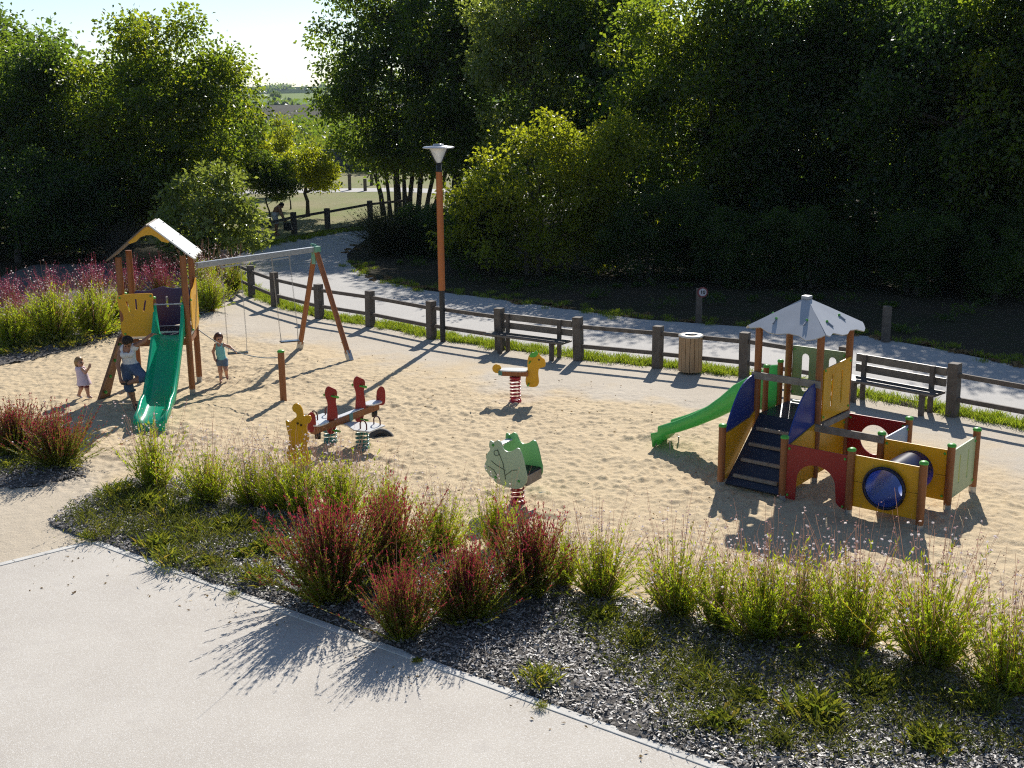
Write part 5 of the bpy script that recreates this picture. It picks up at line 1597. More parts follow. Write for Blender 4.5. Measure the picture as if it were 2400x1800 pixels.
def figure_panel():
    p = ground(708, 1122)
    t = thing('figure_panel', 'yellow flat animal shaped panel on a post behind the flowers', 'panel', p)
    MB().box((0, .04, .22), (.09, .07, .5), None, .01).build('post', mat('brown_post', (.20, .13, .06), rough=.6), t)
    o = smooth_poly([(-.06, .20), (-.20, .28), (-.24, .40), (-.20, .50), (-.17, .62), (-.19, .74), (-.22, .90), (-.215, .95), (-.14, .91), (-.08, .97), (-.03, 1.0), (-.03, 1.06), (-.09, 1.09), (-.10, 1.16), (-.05, 1.22), (.02, 1.21), (.07, 1.13), (.08, 1.02), (.13, 1.03), (.19, 1.04), (.21, .98), (.18, .92), (.13, .89), (.12, .80), (.16, .70), (.14, .62), (.10, .55), (.13, .42), (.17, .30), (.14, .20), (.06, .24)], 2)
    q = MB(); q.panel((0, 0, 0), (.97, -.22, 0), (0, 0, 1), o, [], .024); po = q.build('figure', YEL, t)
    q = MB(); q.panel((-.02, -.035, 0), (.97, -.22, 0), (0, 0, 1), smooth_poly([(-.16, .28), (-.20, .40), (-.14, .52), (-.05, .50), (-.02, .36), (-.06, .27)], 2), (), .02); q.build('limb_panel', YEL, po)
    q = MB(); q.panel((0, -.02, 0), (.97, -.22, 0), (0, 0, 1), circle(-.02, .90, .018, 10), (), .008); q.panel((0, -.02, 0), (.97, -.22, 0), (0, 0, 1), circle(.035, .875, .018, 10), (), .008); q.build('holes', mat('dark_hole', (.05, .03, .01), rough=.8), po)
figure_panel()
stk = thing('white_stick', 'short white stick lying on the sand right of the green cabin', 'stick', ground(1278, 1158))
MB().tube([(-.10, .01, .02), (0, 0, .025), (.10, -.012, .02)], [.010, .012, .009], 8).build('stick', WHITE, stk)

# ------------------------------------------------------------------ playhouse with curved slide and tunnel
def playhouse():
    A = Vector((3.15, 17.24, 0))
    u, w = Vector((.771, -.637, 0)).normalized(), Vector((.637, .771, 0)).normalized()
    su, sw = 1.02, 1.04
    t = thing('playhouse', 'colourful playhouse with grey tent roof, stairs, curved green slide and crawl tunnel', 'playhouse', A)
    G = lambda i, j, z=0.0: u * (i * su) + w * (j * sw) + Vector((0, 0, z))
    Z = Vector((0, 0, 1))
    rot = Matrix.Rotation(math.atan2(u.y, u.x), 4, 'Z')
    zp = .92
    for i, j in ((0, 0), (1, 0), (2, 0), (3, 0), (2, 1), (3, 1), (3, 2), (2, 2)):
        round_post(t, G(i, j), -.04, .95, .056)
    for i, j in ((0, 1), (1, 1), (0, 2), (1, 2)):
        round_post(t, G(i, j), -.04, 2.30, .056, cap=False)
    for j in (1.27, 1.73):
        round_post(t, G(.0, j), zp - .1, 1.62, .046, foot=False)
    def pnl(name, i0, j0, ux, outer, holes, m_, off=0.0, z=0.0, th=.022, extra=None):
        nn = ux.cross(Z).normalized()
        mb = MB(); mb.panel(G(i0, j0, z) + nn * off, ux, Z, outer, holes, th)
        o = mb.build(name, m_, t)
        xs = [p[0] for p in outer]; zs = [p[1] for p in outer]
        if extra != 'plain':
            add_bolts(o, [G(i0, j0, z) + ux.normalized() * x + Z * zz + nn * (off + th / 2) for x in (min(xs) + .03, max(xs) - .03) for zz in (min(zs) + .06, max(zs) - .06)], .020)
        return o
    e = .055
    def rect(L, z0, z1, a=e): return [(a, z0), (L - a, z0), (L - a, z1), (a, z1)]
    # yellow tunnel panels, each of two boards
    for (i, j, off) in ((2, 0, -.03), (2, 1, .0)):
        c = (su / 2, .50)
        o = pnl('tunnel_panel', i, j, u, rect(su, .13, .88, .0 if j == 0 else e), [circle(*c, .283, 36)], YEL, off)
        s_ = MB(); nn = u.cross(Z).normalized()
        for a0, a1 in ((.05, .20), (.82, su - .06)):
            s_.bar(G(i, j) + u * a0 + Z * .50 + nn * (off + .0115), G(i, j) + u * a1 + Z * .50 + nn * (off + .0115), .002, .006)
        s_.build('board_joint', mat('dark_joint', (.10, .05, .01), rough=.8), o)
    tb = MB()
    rings = []
    for k in range(2):
        c = G(2, 0) + u * (su / 2) + Z * .50 + w * (-.05 if k == 0 else sw + .05)
        rings.append([c + u * (.285 * math.cos(a_)) + Z * (.285 * math.sin(a_)) for a_ in [2 * math.pi * q / 40 for q in range(40)]])
    tb.loft(rings, cap=False)
    tun = tb.build('tunnel', SLIDE_D, t)
    ti = MB(); ti.loft([[c_ + (v - c_) * .955 for v in r_] for r_, c_ in ((r, sum(r, Vector()) / 40) for r in rings)], cap=False); ti.build('tunnel_lining', TUBE_IN, tun)
    for r_ in rings:
        rm = MB(); rm.tube(r_ + [r_[0], r_[1]], .024, 8, cap=False); rm.build('rim', SLIDE_D, tun)
    # red arch panel
    arch = [(e, .04), (.20, .04)] + [(.51 + .30 * math.cos(math.pi - a_), .36 + .26 * math.sin(a_)) for a_ in [math.pi * k / 16 for k in range(17)]] + [(.83, .14), (.88, .09), (su - e, .06), (su - e, .86), (e, .86)]
    pnl('arch_panel', 1, 0, u, arch, [], RED)
    pnl('red_panel', 1, 2, u, rect(su, .10, .88), [circle(.50, .52, .24, 30)], RED)
    pnl('low_panel', 1, 1, w, rect(sw, .12, .80), [], YEL)
    pnl('window_panel', 2, 1, w, rect(sw, .14, .86), [circle(.40, .42, .17, 24)], PBLUE)
    pnl('slot_panel', 3, 1, w, rect(sw, .14, .86), [slot(.36, .52, .055, .44), slot(.70, .52, .055, .44)], PGREEN)
    pnl('tower_panel', 1, 1, w, [(.05, .04), (sw - .05, .04), (sw - .05, .88), (.05, .84)], [slot(.34, .46, .06, .52), slot(.68, .46, .06, .52)], YEL, .05, zp)
    pnl('rear_panel', 0, 2, u, rect(su, .10, .92), [slot(.28, .50, .13, .62), slot(.74, .50, .13, .62)], GREEN, -.03, zp)
    # bars
    for (i0, j0, i1, j1, z) in ((0, 1, 1, 1, 1.55), (1, 1, 2, 1, .88)):
        nn = u.cross(Z).normalized() * .075
        MB().bar(G(i0, j0, z) + nn - u * .06, G(i1, j1, z) + nn + u * .06, .035, .11, .006).build('rail', GREYW, t)
    MB().bar(G(0, 2, zp) + u * .1, G(1, 2, zp) - u * .1, .04, .05).build('deck_edge', WHITE, t)
    MB().bar(G(1, 1, zp - .03) + w * .06 + u * .07, G(1, 2, zp - .03) - w * .06 + u * .07, .03, .09).build('deck_edge', GREYW, t)
    # deck and stairs
    MB().box(G(.5, 1.5, zp - .03), (su - .05, sw - .05, .06), rot, .004).build('deck', DDECK, t)
    s0, s1 = G(0, .02, .06), G(0, 1.0, zp)
    ramp = MB()
    L = [s0 + u * .06, s0 + u * (su - .06), s1 + u * (su - .06), s1 + u * .06]
    dn = (s1 - s0).normalized().cross(u) * .04
    ramp.add(L + [q + dn for q in L], [(0, 1, 2, 3), (7, 6, 5, 4), (0, 4, 5, 1), (1, 5, 6, 2), (2, 6, 7, 3), (3, 7, 4, 0)])
    ramp.build('ramp', DDECK, t)
    for k in range(4):
        f = .10 + k * .225
        c = s0 * (1 - f) + s1 * f + Z * .03
        MB().bar(c + u * .14, c + u * (su - .14), .055, .055, .014).build('step', GREYW, t)
    # stair cheeks: yellow below, blue above
    for i in (0, 1):
        off = .0
        low = [(.04, .08), (.20, .09), (sw - .05, .82), (sw - .05, zp + .05), (sw - .18, zp - .02), (.04, .80)] if i == 0 else [(.04, .08), (sw - .05, .10), (sw - .05, zp + .02), (.04, .78)]
        o = pnl('stair_cheek', i, 0, w, low, [], YEL, 0, 0, .022, 'plain')
        hi = smooth_poly([(.14, .70), (.12, .84), (.24, 1.04), (.42, 1.30), (.60, 1.46), (.80, 1.54), (sw - .06, 1.57), (sw - .06, 1.50), (sw - .06, zp + .1), (sw - .06, zp - .02), (.8, .88), (.45, .78)], 1)
        pnl('stair_guard', i, 0, w, hi, [], BLUE, -.024 if i == 0 else -.024, 0, .022, 'plain')
        nn = w.cross(Z).normalized(); add_bolts(o, [G(i, 0, .76) + w * .2 + nn * (-.04), G(i, 0, .92) + w * .2 - nn * .04], .018)
    # tent roof of four boards with wavy eaves
    c = G(.5, 1.5); za, zc = 2.73, 2.32
    cap_ = Vector((c.x, c.y, za))
    hu, hw_ = su / 2 + .13, sw / 2 + .13
    cor = [c - u * hu - w * hw_, c + u * hu - w * hw_, c + u * hu + w * hw_, c - u * hu + w * hw_]
    for k in range(4):
        a, b = cor[k].copy(), cor[(k + 1) % 4].copy()
        a.z = b.z = zc
        mid = (a + b) / 2
        ex = (b - a).normalized(); up = (cap_ - mid).normalized()
        Lh, Lu = (b - a).length / 2, (cap_ - mid).length
        wave = [(-Lh, .0), (-Lh * .92, -.045), (-Lh * .66, -.005), (-Lh * .4, -.095), (-Lh * .15, -.11), (Lh * .12, -.06), (Lh * .4, -.085), (Lh * .62, -.165), (Lh * .8, -.12), (Lh * .93, -.05), (Lh, .0)]
        pts = []
        for q in range(len(wave) - 1):
            for s_ in range(3):
                f = s_ / 3; f = f * f * (3 - 2 * f) if False else f
                pts.append((wave[q][0] * (1 - f) + wave[q + 1][0] * f, wave[q][1] * (1 - f) + wave[q + 1][1] * f))
        pts.append(wave[-1])
        g = .012
        outl = [(p[0] * (1 - g), p[1]) for p in pts] + [(.012, Lu), (-.012, Lu)]
        mb = MB(); mb.panel(mid + Vector((0, 0, .0)), ex, up, outl, (), .018)
        o = mb.build('roof_board', TENT, t)
        nn = ex.cross(up).normalized()
        if nn.z < 0: nn = -nn
        for x, y in ((-.40, .16), (.36, .20)):
            q = mid + ex * (x * Lh / .8 * .8) + up * y + nn * .02
            MB().bar(q - up * .07, q + up * .05, .016, .02, .003, up=nn).build('bracket', STEEL, o)
            add_bolts(o, [q + up * .055], .022, 'bracket_cap')
    MB().box(cap_ + Vector((0, 0, .01)), (.13, .13, .05), rot, .010).build('roof_cap', TENT, t)
    # curved slide leaving to the left
    top = G(0, 1.5, zp)
    endp = ground(1545, 1040) - A; endp = Vector((endp.x, endp.y, 0))
    ax = Vector((endp.x - top.x, endp.y - top.y, 0)); run = ax.length; ax.normalize()
    ax0 = -u
    lat_of = lambda d: Vector((-d.y, d.x, 0))
    st = [(0.0, zp + .02, .60), (.12, zp + .02, .58), (.28, zp + .02, .46), (.45, zp + .0, .33), (.65, zp - .10, .23), (.90, zp - .25, .18), (1.20, zp - .41, .155), (1.50, zp - .55, .14), (1.80, .255, .125), (run - .16, .17, .11), (run - .03, .15, .09), (run, .03, .05)]
    st = [(s, z, h) for s, z, h in st]
    rings, hw2 = [], .215
    for k, (s, z, h) in enumerate(st):
        cpt = top + ax * s; cpt.z = z
        a_, b_ = st[max(k - 1, 0)], st[min(k + 1, len(st) - 1)]
        tn = (ax * (b_[0] - a_[0]) + Z * (b_[1] - a_[1])).normalized()
        lat = lat_of(ax)
        up = lat.cross(tn); up = -up if up.z < 0 else up
        if k < 2 or k == len(st) - 1: up = Z
        prof = [(-hw2 - .05, -.02), (-hw2 - .06, h), (-hw2 - .03, h + .025), (-hw2, h), (-hw2 + .03, .05), (-hw2 + .09, 0), (0, -.008), (hw2 - .09, 0), (hw2 - .03, .05), (hw2, h), (hw2 + .03, h + .025), (hw2 + .06, h), (hw2 + .05, -.02), (hw2 - .03, -.04), (0, -.05), (-hw2 + .03, -.04)]
        rings.append([cpt + lat * x + up * y for x, y in prof])
    sl = MB(); sl.loft(rings); so = sl.build('slide', GRASSG, t)
    lg = MB()
    for s in (run - .28, run - .02):
        for x in (-.17, .17):
            q = top + ax * s + lat_of(ax) * x
            lg.tube([(q.x, q.y, -.05), (q.x, q.y, .13)], .013, 8)
    lg.build('slide_feet', STEEL, so)
playhouse()
# ================================================================== PEOPLE
def field(prims, lo, hi, h, k):
    lo, hi = np.array(lo, float), np.array(hi, float)
    n = np.ceil((hi - lo) / h).astype(int) + 1
    F = np.full(n, .12, dtype=np.float32)
    ax = [lo[i] + h * np.arange(n[i]) for i in range(3)]
    for p in prims:
        kk = k
        if p[0] == 'c':
            a, b, r1, r2 = np.array(p[1], float), np.array(p[2], float), p[3], p[4]
            if len(p) > 5: kk = p[5]
            pl, ph = np.minimum(a, b) - max(r1, r2) - .06, np.maximum(a, b) + max(r1, r2) + .06
        else:
            c, r = np.array(p[1], float), np.array(p[2], float)
            if len(p) > 3: kk = p[3]
            pl, ph = c - r - .06, c + r + .06
        i0 = np.clip(((pl - lo) / h).astype(int), 0, n - 1); i1 = np.clip(((ph - lo) / h).astype(int) + 2, 0, n)
        if (i1 <= i0).any(): continue
        s = tuple(slice(i0[q], i1[q]) for q in range(3))
        X, Y, Z = np.meshgrid(ax[0][s[0]], ax[1][s[1]], ax[2][s[2]], indexing='ij')
        if p[0] == 'c':
            d = b - a
            t = np.clip(((X - a[0]) * d[0] + (Y - a[1]) * d[1] + (Z - a[2]) * d[2]) / max(d @ d, 1e-9), 0, 1)
            D = np.sqrt((X - a[0] - t * d[0]) ** 2 + (Y - a[1] - t * d[1]) ** 2 + (Z - a[2] - t * d[2]) ** 2) - (r1 + (r2 - r1) * t)
        else:
            q = np.sqrt(((X - c[0]) / r[0]) ** 2 + ((Y - c[1]) / r[1]) ** 2 + ((Z - c[2]) / r[2]) ** 2)
            D = (q - 1) * r.min()
        A = F[s]
        hh = np.clip(.5 + .5 * (A - D) / kk, 0, 1)
        F[s] = A * (1 - hh) + D * hh - kk * hh * (1 - hh)
    return F, ax, lo

def surface(F, lo, h):
    S = F < 0
    n = np.array(F.shape)
    acc = np.zeros((*(n - 1), 3)); cnt = np.zeros(n - 1)
    faces = []
    sl = lambda a, b: slice(a, b if b else None)
    for axis in range(3):
        o = [slice(None)] * 3; o2 = [slice(None)] * 3
        o[axis] = slice(None, -1); o2[axis] = slice(1, None)
        A, B = F[tuple(o)], F[tuple(o2)]
        cr_ = (S[tuple(o)] != S[tuple(o2)])
        idx = np.argwhere(cr_)
        a, b = A[cr_], B[cr_]
        t = a / (a - b)
        P = idx.astype(float); P[:, axis] += t
        oth = [q for q in range(3) if q != axis]
        cells = []
        for d0 in (0, 1):
            for d1 in (0, 1):
                c = idx.copy(); c[:, oth[0]] -= d0; c[:, oth[1]] -= d1
                ok = ((c >= 0) & (c < n - 1)).all(1)
                np.add.at(acc, tuple(c[ok].T), P[ok]); np.add.at(cnt, tuple(c[ok].T), 1)
                cells.append((c, ok))
        ok = cells[0][1] & cells[1][1] & cells[2][1] & cells[3][1]
        quad = np.stack([np.ravel_multi_index(cells[q][0][ok].T, n - 1) for q in (0, 1, 3, 2)], 1) if ok.any() else np.zeros((0, 4), int)
        flip = (a < 0)[ok]
        if axis == 1: flip = ~flip
        quad[flip] = quad[flip][:, ::-1]
        faces.append(quad)
    Q = np.concatenate(faces)
    used, inv = np.unique(Q, return_inverse=True)
    Q = inv.reshape(-1, 4)
    c = cnt.reshape(-1)[used][:, None]
    V = acc.reshape(-1, 3)[used] / c * h + lo
    return V, Q

def relax(V, Q, it=2):
    for _ in range(it):
        s = np.zeros_like(V); n = np.zeros(len(V))
        for i in range(4):
            j = (i + 1) % 4
            np.add.at(s, Q[:, i], V[Q[:, j]]); np.add.at(n, Q[:, i], 1)
            np.add.at(s, Q[:, j], V[Q[:, i]]); np.add.at(n, Q[:, j], 1)
        V = V * .5 + s / n[:, None] * .5
    return V

def sdf_part(name, prims, mats, parent, h=.0075, k=.025, clip=None, paint=None, it=1):
    pts = []
    for p in prims:
        if p[0] == 'c': pts += [np.array(p[1]) - max(p[3:5]), np.array(p[1]) + max(p[3:5]), np.array(p[2]) - max(p[3:5]), np.array(p[2]) + max(p[3:5])]
        else: pts += [np.array(p[1]) - np.array(p[2]), np.array(p[1]) + np.array(p[2])]
    pts = np.array(pts, float)
    F, ax, lo = field(prims, pts.min(0) - .05, pts.max(0) + .05, h, k)
    if clip is not None:
        X, Y, Z = np.meshgrid(*ax, indexing='ij')
        F = np.maximum(F, clip(X, Y, Z))
    V, Q = surface(F, lo, h)
    V = relax(V, Q, it)
    me = np_mesh(name, V, Q, mats, smooth=True)
    bm = bmesh.new(); bm.from_mesh(me); bmesh.ops.recalc_face_normals(bm, faces=bm.faces); bm.to_mesh(me); bm.free()
    if paint is not None:
        C = V[Q].mean(1)
        me.polygons.foreach_set('material_index', paint(C).astype(np.int32))
    return link_mesh(name, me, parent)

def inflate(prims, d):
    return [(p[0], p[1], p[2], p[3] + d, p[4] + d, *p[5:]) if p[0] == 'c' else ('e', p[1], tuple(r + d for r in p[2]), *p[3:]) for p in prims]

def hand(wrist, direction, palm_n, s, curl=.5, side=1):
    """palm, four fingers of unequal length with two bends, thumb from the side of the palm"""
    w_ = np.array(wrist, float); d = unit(np.array(direction, float)); n = np.array(palm_n, float)
    n = unit(n - d * (n @ d)); x = np.cross(d, n) * side
    pr = [('c', w_, w_ + d * .03 * s, .024 * s, .026 * s), ('e', w_ + d * .055 * s, (.034 * s, .034 * s, .034 * s)),
          ('c', w_ + d * .045 * s + x * .022 * s, w_ + d * .085 * s + x * .026 * s, .018 * s, .014 * s), ('c', w_ + d * .045 * s - x * .022 * s, w_ + d * .085 * s - x * .026 * s, .018 * s, .014 * s)]
    for f, ln in ((-.030, .055), (-.010, .068), (.010, .073), (.030, .065)):
        a = w_ + d * .088 * s + x * f * s
        d1 = unit(d + n * curl * .6 + x * f * 3.0)
        b = a + d1 * ln * .5 * s
        d2 = unit(d + n * curl * 1.7 + x * f * 2.0)
        c = b + d2 * ln * .5 * s
        pr += [('c', a, b, .0105 * s, .0095 * s, .006), ('c', b, c, .0095 * s, .0078 * s, .006)]
    a = w_ + d * .035 * s + x * .030 * s
    b = a + unit(d * .6 + x * .9 + n * .35) * .035 * s
    c = b + unit(d * .9 + x * .35 + n * .5) * .032 * s
    pr += [('c', a, b, .014 * s, .0115 * s, .010), ('c', b, c, .0115 * s, .009 * s, .006)]
    return pr

def head(c, s, face, up=(0, 0, 1)):
    """skull, jaw, nose, lips, ears; returns prims and feature points"""
    c = np.array(c, float); f = unit(np.array(face, float)); u = np.array(up, float); u = unit(u - f * (u @ f)); x = np.cross(f, u)
    pr = [('e', c + u * .015 * s - f * .008 * s, (.077 * s, .090 * s, .095 * s)), ('e', c - u * .045 * s + f * .022 * s, (.058 * s, .062 * s, .062 * s), .03),
          ('e', c - u * .078 * s + f * .045 * s, (.028 * s, .028 * s, .024 * s), .02),
          ('c', c + u * .012 * s + f * .083 * s, c - u * .022 * s + f * .100 * s, .010 * s, .0135 * s, .012),
          ('e', c - u * .056 * s + f * .080 * s, (.020 * s, .013 * s, .011 * s), .008),
          ('e', c + x * .077 * s - u * .012 * s, (.014 * s, .020 * s, .026 * s), .006), ('e', c - x * .077 * s - u * .012 * s, (.014 * s, .020 * s, .026 * s), .006),
          ('e', c + x * .036 * s - u * .022 * s + f * .062 * s, (.026 * s, .024 * s, .022 * s), .02), ('e', c - x * .036 * s - u * .022 * s + f * .062 * s, (.026 * s, .024 * s, .022 * s), .02)]
    eyes = [c + x * .030 * s + u * .008 * s + f * .080 * s, c - x * .030 * s + u * .008 * s + f * .080 * s]
    lips = c - u * .056 * s + f * .092 * s
    return pr, eyes, lips, (f, u, x)

SKIN_T = mat('tanned_skin', (.34, .165, .095), (.30, .14, .08), rough=.5, scale=8)
SKIN_F = mat('fair_skin', (.50, .27, .18), (.46, .24, .155), rough=.5, scale=8)
EYE = mat('eye_dark', (.015, .012, .01), rough=.2)
LIP = mat('lip_red', (.36, .10, .09), rough=.4)
def painter(eyes, lips, s):
    def fn(C):
        r = np.zeros(len(C), int)
        for e in eyes: r[np.linalg.norm(C - e, axis=1) < .016 * s] = 1
        r[np.linalg.norm((C - lips) * np.array([.75, .75, 1.3]), axis=1) < .019 * s] = 2
        return r
    return fn
def hair_prims(c, s, f, u, x, long):
    c = np.array(c)
    pr = [('e', c + u * .028 * s - f * .018 * s, (.092 * s, .100 * s, .098 * s)), ('e', c - u * .02 * s - f * .045 * s, (.086 * s, .066 * s, .085 * s))]
    if long:
        pr += [('c', c - f * .045 * s + x * .055 * s, c - f * .04 * s + x * .065 * s - u * long * s, .045 * s, .028 * s), ('c', c - f * .045 * s - x * .055 * s, c - f * .04 * s - x * .065 * s - u * long * s, .045 * s, .028 * s),
               ('c', c - f * .06 * s, c - f * .06 * s - u * long * s, .06 * s, .035 * s)]
    return pr
def hair(t, c, s, fr, m_, long=0.0, seed=0):
    f, u, x = fr
    c = np.array(c)
    def clip(X, Y, Z):
        P = np.stack([X - c[0], Y - c[1], Z - c[2]], -1)
        df, du = P @ f, P @ u
        wob = .006 * np.sin(X * 190 + seed) + .006 * np.sin(Z * 150 + Y * 170)
        return np.minimum(df - .050 * s, .060 * s - du) * .9 - .0 + wob * .8 if True else 0
    # open the face: remove where far enough forward AND below the hairline
    def clip2(X, Y, Z):
        P = np.stack([X - c[0], Y - c[1], Z - c[2]], -1)
        df, du = P @ f, P @ u
        wob = .007 * np.sin(X * 190 + seed) + .006 * np.sin(Z * 230 + Y * 170)
        return np.minimum(df - .030 * s, .055 * s - du) + wob
    return sdf_part('hair', hair_prims(c, s, f, u, x, long), m_, t, h=.0075, k=.02, clip=clip2)

def shoe(t, ankle, toe_dir, s, m_):
    a = np.array(ankle, float); d = unit(np.array(toe_dir, float))
    z = -a[2] * 0
    pr = [('c', a - d * .035 * s + np.array([0, 0, -.035 * s]), a + d * .11 * s + np.array([0, 0, -.048 * s]), .036 * s, .032 * s), ('c', a + np.array([0, 0, .01]), a + np.array([0, 0, -.03 * s]), .040 * s, .042 * s)]
    return sdf_part('shoe', pr, m_, t, h=.007, k=.02)
HAIR_D = mat('dark_hair', (.016, .010, .008), (.026, .017, .012), rough=.6, scale=40, stretch=(4, 4, .5), spec=.25)
HAIR_B = mat('blond_hair', (.36, .22, .095), (.26, .15, .06), rough=.45, scale=40, stretch=(4, 4, .5))
HAIR_R = mat('brown_hair', (.06, .022, .014), (.09, .035, .02), rough=.42, scale=40, stretch=(4, 4, .5))

# ---------------------------------------------------------------- woman bending by the slide
def woman():
    t = thing('person', 'woman in white vest and denim cropped trousers bending on one leg, hand on the slide', 'person', ground(321, 960))
    H = (-.015, -.17, 1.35); face = (.10, -.55, -.80); up = (0, -.75, .55)
    hp, eyes, lips, fr = head(H, 1.0, face, up)
    shR, shL = (-.20, .00, 1.215), (.085, -.02, 1.255)
    elR, wrR = (-.262, -.08, .90), (-.20, -.19, .655)
    elL, wrL = (.235, .03, 1.335), (.335, .05, 1.425)
    hipR, hipL = (-.135, .05, .80), (.00, .03, .815)
    knR, anR = (-.115, -.02, .45), (-.035, .02, .085)
    knL, anL = (.235, -.14, .665), (-.055, -.20, .575)
    torso = [('c', (-.075, .055, .86), (-.08, .03, 1.02), .125, .110), ('c', (-.08, .03, 1.02), (-.065, .0, 1.18), .112, .118), ('c', (-.175, .01, 1.19), (.06, -.005, 1.225), .062, .062),
             ('e', (-.125, -.095, 1.10), (.062, .055, .060)), ('e', (-.005, -.10, 1.115), (.062, .055, .060)), ('e', (-.07, .07, .83), (.165, .125, .12))]
    neck = [('c', (-.06, -.02, 1.235), (-.03, -.11, 1.31), .054, .050)]
    legs = [('c', hipR, knR, .098, .066), ('c', knR, (-.085, .035, .30), .060, .058), ('c', (-.085, .035, .30), anR, .058, .036)]
    legs2 = [('c', hipL, knL, .098, .068), ('c', knL, (.10, -.145, .615), .060, .057), ('c', (.10, -.145, .615), anL, .057, .037)]
    arms = [('c', shR, elR, .050, .040), ('c', elR, wrR, .039, .026), ('c', shL, elL, .050, .040), ('c', elL, wrL, .039, .026)]
    feet = [('c', anR, (.02, -.07, .035), .036, .026), ('c', anR, (-.045, .05, .04), .036, .034), ('c', anL, (-.155, -.215, .60), .036, .025)]
    hands = hand(wrR, (.25, -.15, -1), (.6, .2, 0), 1.0, .8, 1) + hand(wrL, (.75, .1, .35), (.3, -.2, -1), 1.0, .7, -1)
    sdf_part('body', torso + neck + legs + legs2 + arms + feet + hp + hands, [SKIN_T, EYE, LIP], t, h=.0075, k=.022, paint=painter(eyes, lips, 1.0))
    VEST = mat('white_cotton', (.72, .70, .68), (.62, .60, .59), rough=.85, scale=12, bump=.004, bscale=25)
    DENIM = mat('blue_denim', (.085, .125, .20), (.055, .085, .145), rough=.85, scale=14, bump=.003, bscale=40)
    def vclip(X, Y, Z):
        neckline = Z - (1.165 + np.clip(np.abs(X + .065) - .055, 0, 1) * 1.6 + (Y + .05) * .25)
        strap = np.maximum(np.abs(np.abs(X + .065) - .092) - .020, Z - 1.32)
        return np.maximum(np.minimum(neckline, strap), .855 - Z)
    sdf_part('vest', inflate(torso, .013), VEST, t, k=.03, clip=vclip)
    sdf_part('trousers', inflate([torso[0], torso[5]] + legs + legs2, .020), DENIM, t, k=.03,
             clip=lambda X, Y, Z: np.maximum(Z - .905, np.minimum(np.maximum(.36 - Z, -1), 1) if False else np.maximum(.355 - Z, np.minimum(.13 - X, 9) if False else np.where((Z < .70) & (Y < -.10), .15 - X, -1))))
    cf = MB(); ring = [(-.098 + .088 * math.cos(a_), .02 + .088 * math.sin(a_), .375) for a_ in [2 * math.pi * k / 20 for k in range(22)]]
    cf.tube(ring, .016, 8, cap=False); cf.build('trouser_cuff', DENIM, t)
    sandal = mat('dark_sandal', (.03, .024, .022), rough=.6)
    shoe(t, (-.02, -.01, .075), (.5, -.85, 0), .95, sandal)
    shoe(t, (-.075, -.205, .60), (-1, -.15, .1), .85, sandal)
    hair(t, H, 1.06, fr, HAIR_D, .05, 1)
woman()

# ---------------------------------------------------------------- toddler with raised arm
def toddler():
    t = thing('person', 'blond toddler in a pale pink dress walking with one arm raised', 'person', ground(197, 934))
    s = .86
    H = (-.02, 0, .745); face = (.86, -.42, -.05)
    hp, eyes, lips, fr = head(H, s, face)
    torso = [('c', (.01, 0, .40), (-.02, 0, .58), .085, .080), ('c', (-.075, .01, .615), (.045, -.01, .615), .036, .036)]
    neck = [('c', (-.02, 0, .61), (-.02, 0, .68), .036, .036)]
    legs = [('c', (-.03, .015, .37), (-.045, .02, .21), .056, .044), ('c', (-.045, .02, .21), (-.115, .04, .065), .042, .028), ('c', (.055, -.015, .37), (.085, -.02, .21), .056, .044), ('c', (.085, -.02, .21), (.10, -.02, .06), .042, .028)]
    shr = [(.035, -.055, .615), (.115, -.09, .555), (.20, -.12, .655)]
    shl = [(-.06, .06, .61), (-.04, .10, .50), (.03, .12, .43)]
    arms = [('c', shr[0], shr[1], .034, .029), ('c', shr[1], shr[2], .028, .020), ('c', shl[0], shl[1], .034, .029), ('c', shl[1], shl[2], .028, .020)]
    hands = hand(shr[2], (.45, -.1, .9), (-.2, -.9, 0), .62, .15, 1) + hand(shl[2], (.5, 0, -.8), (0, 1, 0), .62, .4, 1)
    feet = [('c', (-.115, .04, .06), (-.07, .03, .03), .028, .022), ('c', (.10, -.02, .06), (.16, -.04, .03), .028, .022)]
    sdf_part('body', torso + neck + legs + arms + hp + hands + feet, [SKIN_F, EYE, LIP], t, h=.006, k=.018, paint=painter(eyes, lips, s))
    dress = [('c', (.01, 0, .60), (.015, 0, .47), .070, .098), ('c', (.015, 0, .47), (.03, 0, .30), .098, .142)] + inflate(torso, .012)
    sdf_part('dress', dress, mat('pale_pink_cotton', (.72, .58, .64), (.66, .52, .59), rough=.85, scale=12, bump=.003, bscale=30), t, h=.0065, k=.03,
             clip=lambda X, Y, Z: np.maximum(np.maximum(.285 + .008 * np.sin(X * 60 + Y * 50) - Z, Z - .655), np.sqrt((X + .02) ** 2 + Y ** 2) - np.where(Z > .62, .095, .5)))
    sdf_part('leggings', inflate(legs[::2], .010), mat('dark_red_cotton', (.13, .03, .04), (.10, .025, .03), rough=.85), t, h=.0065, k=.02, clip=lambda X, Y, Z: .235 - Z)
    sh = mat('white_shoe', (.75, .73, .72), (.66, .64, .63), rough=.5)
    shoe(t, (-.115, .04, .07), (.9, -.2, -.3), .62, sh); shoe(t, (.10, -.02, .062), (.95, -.25, 0), .62, sh)
    hair(t, H, s * 1.05, fr, HAIR_B, .07, 2)
toddler()

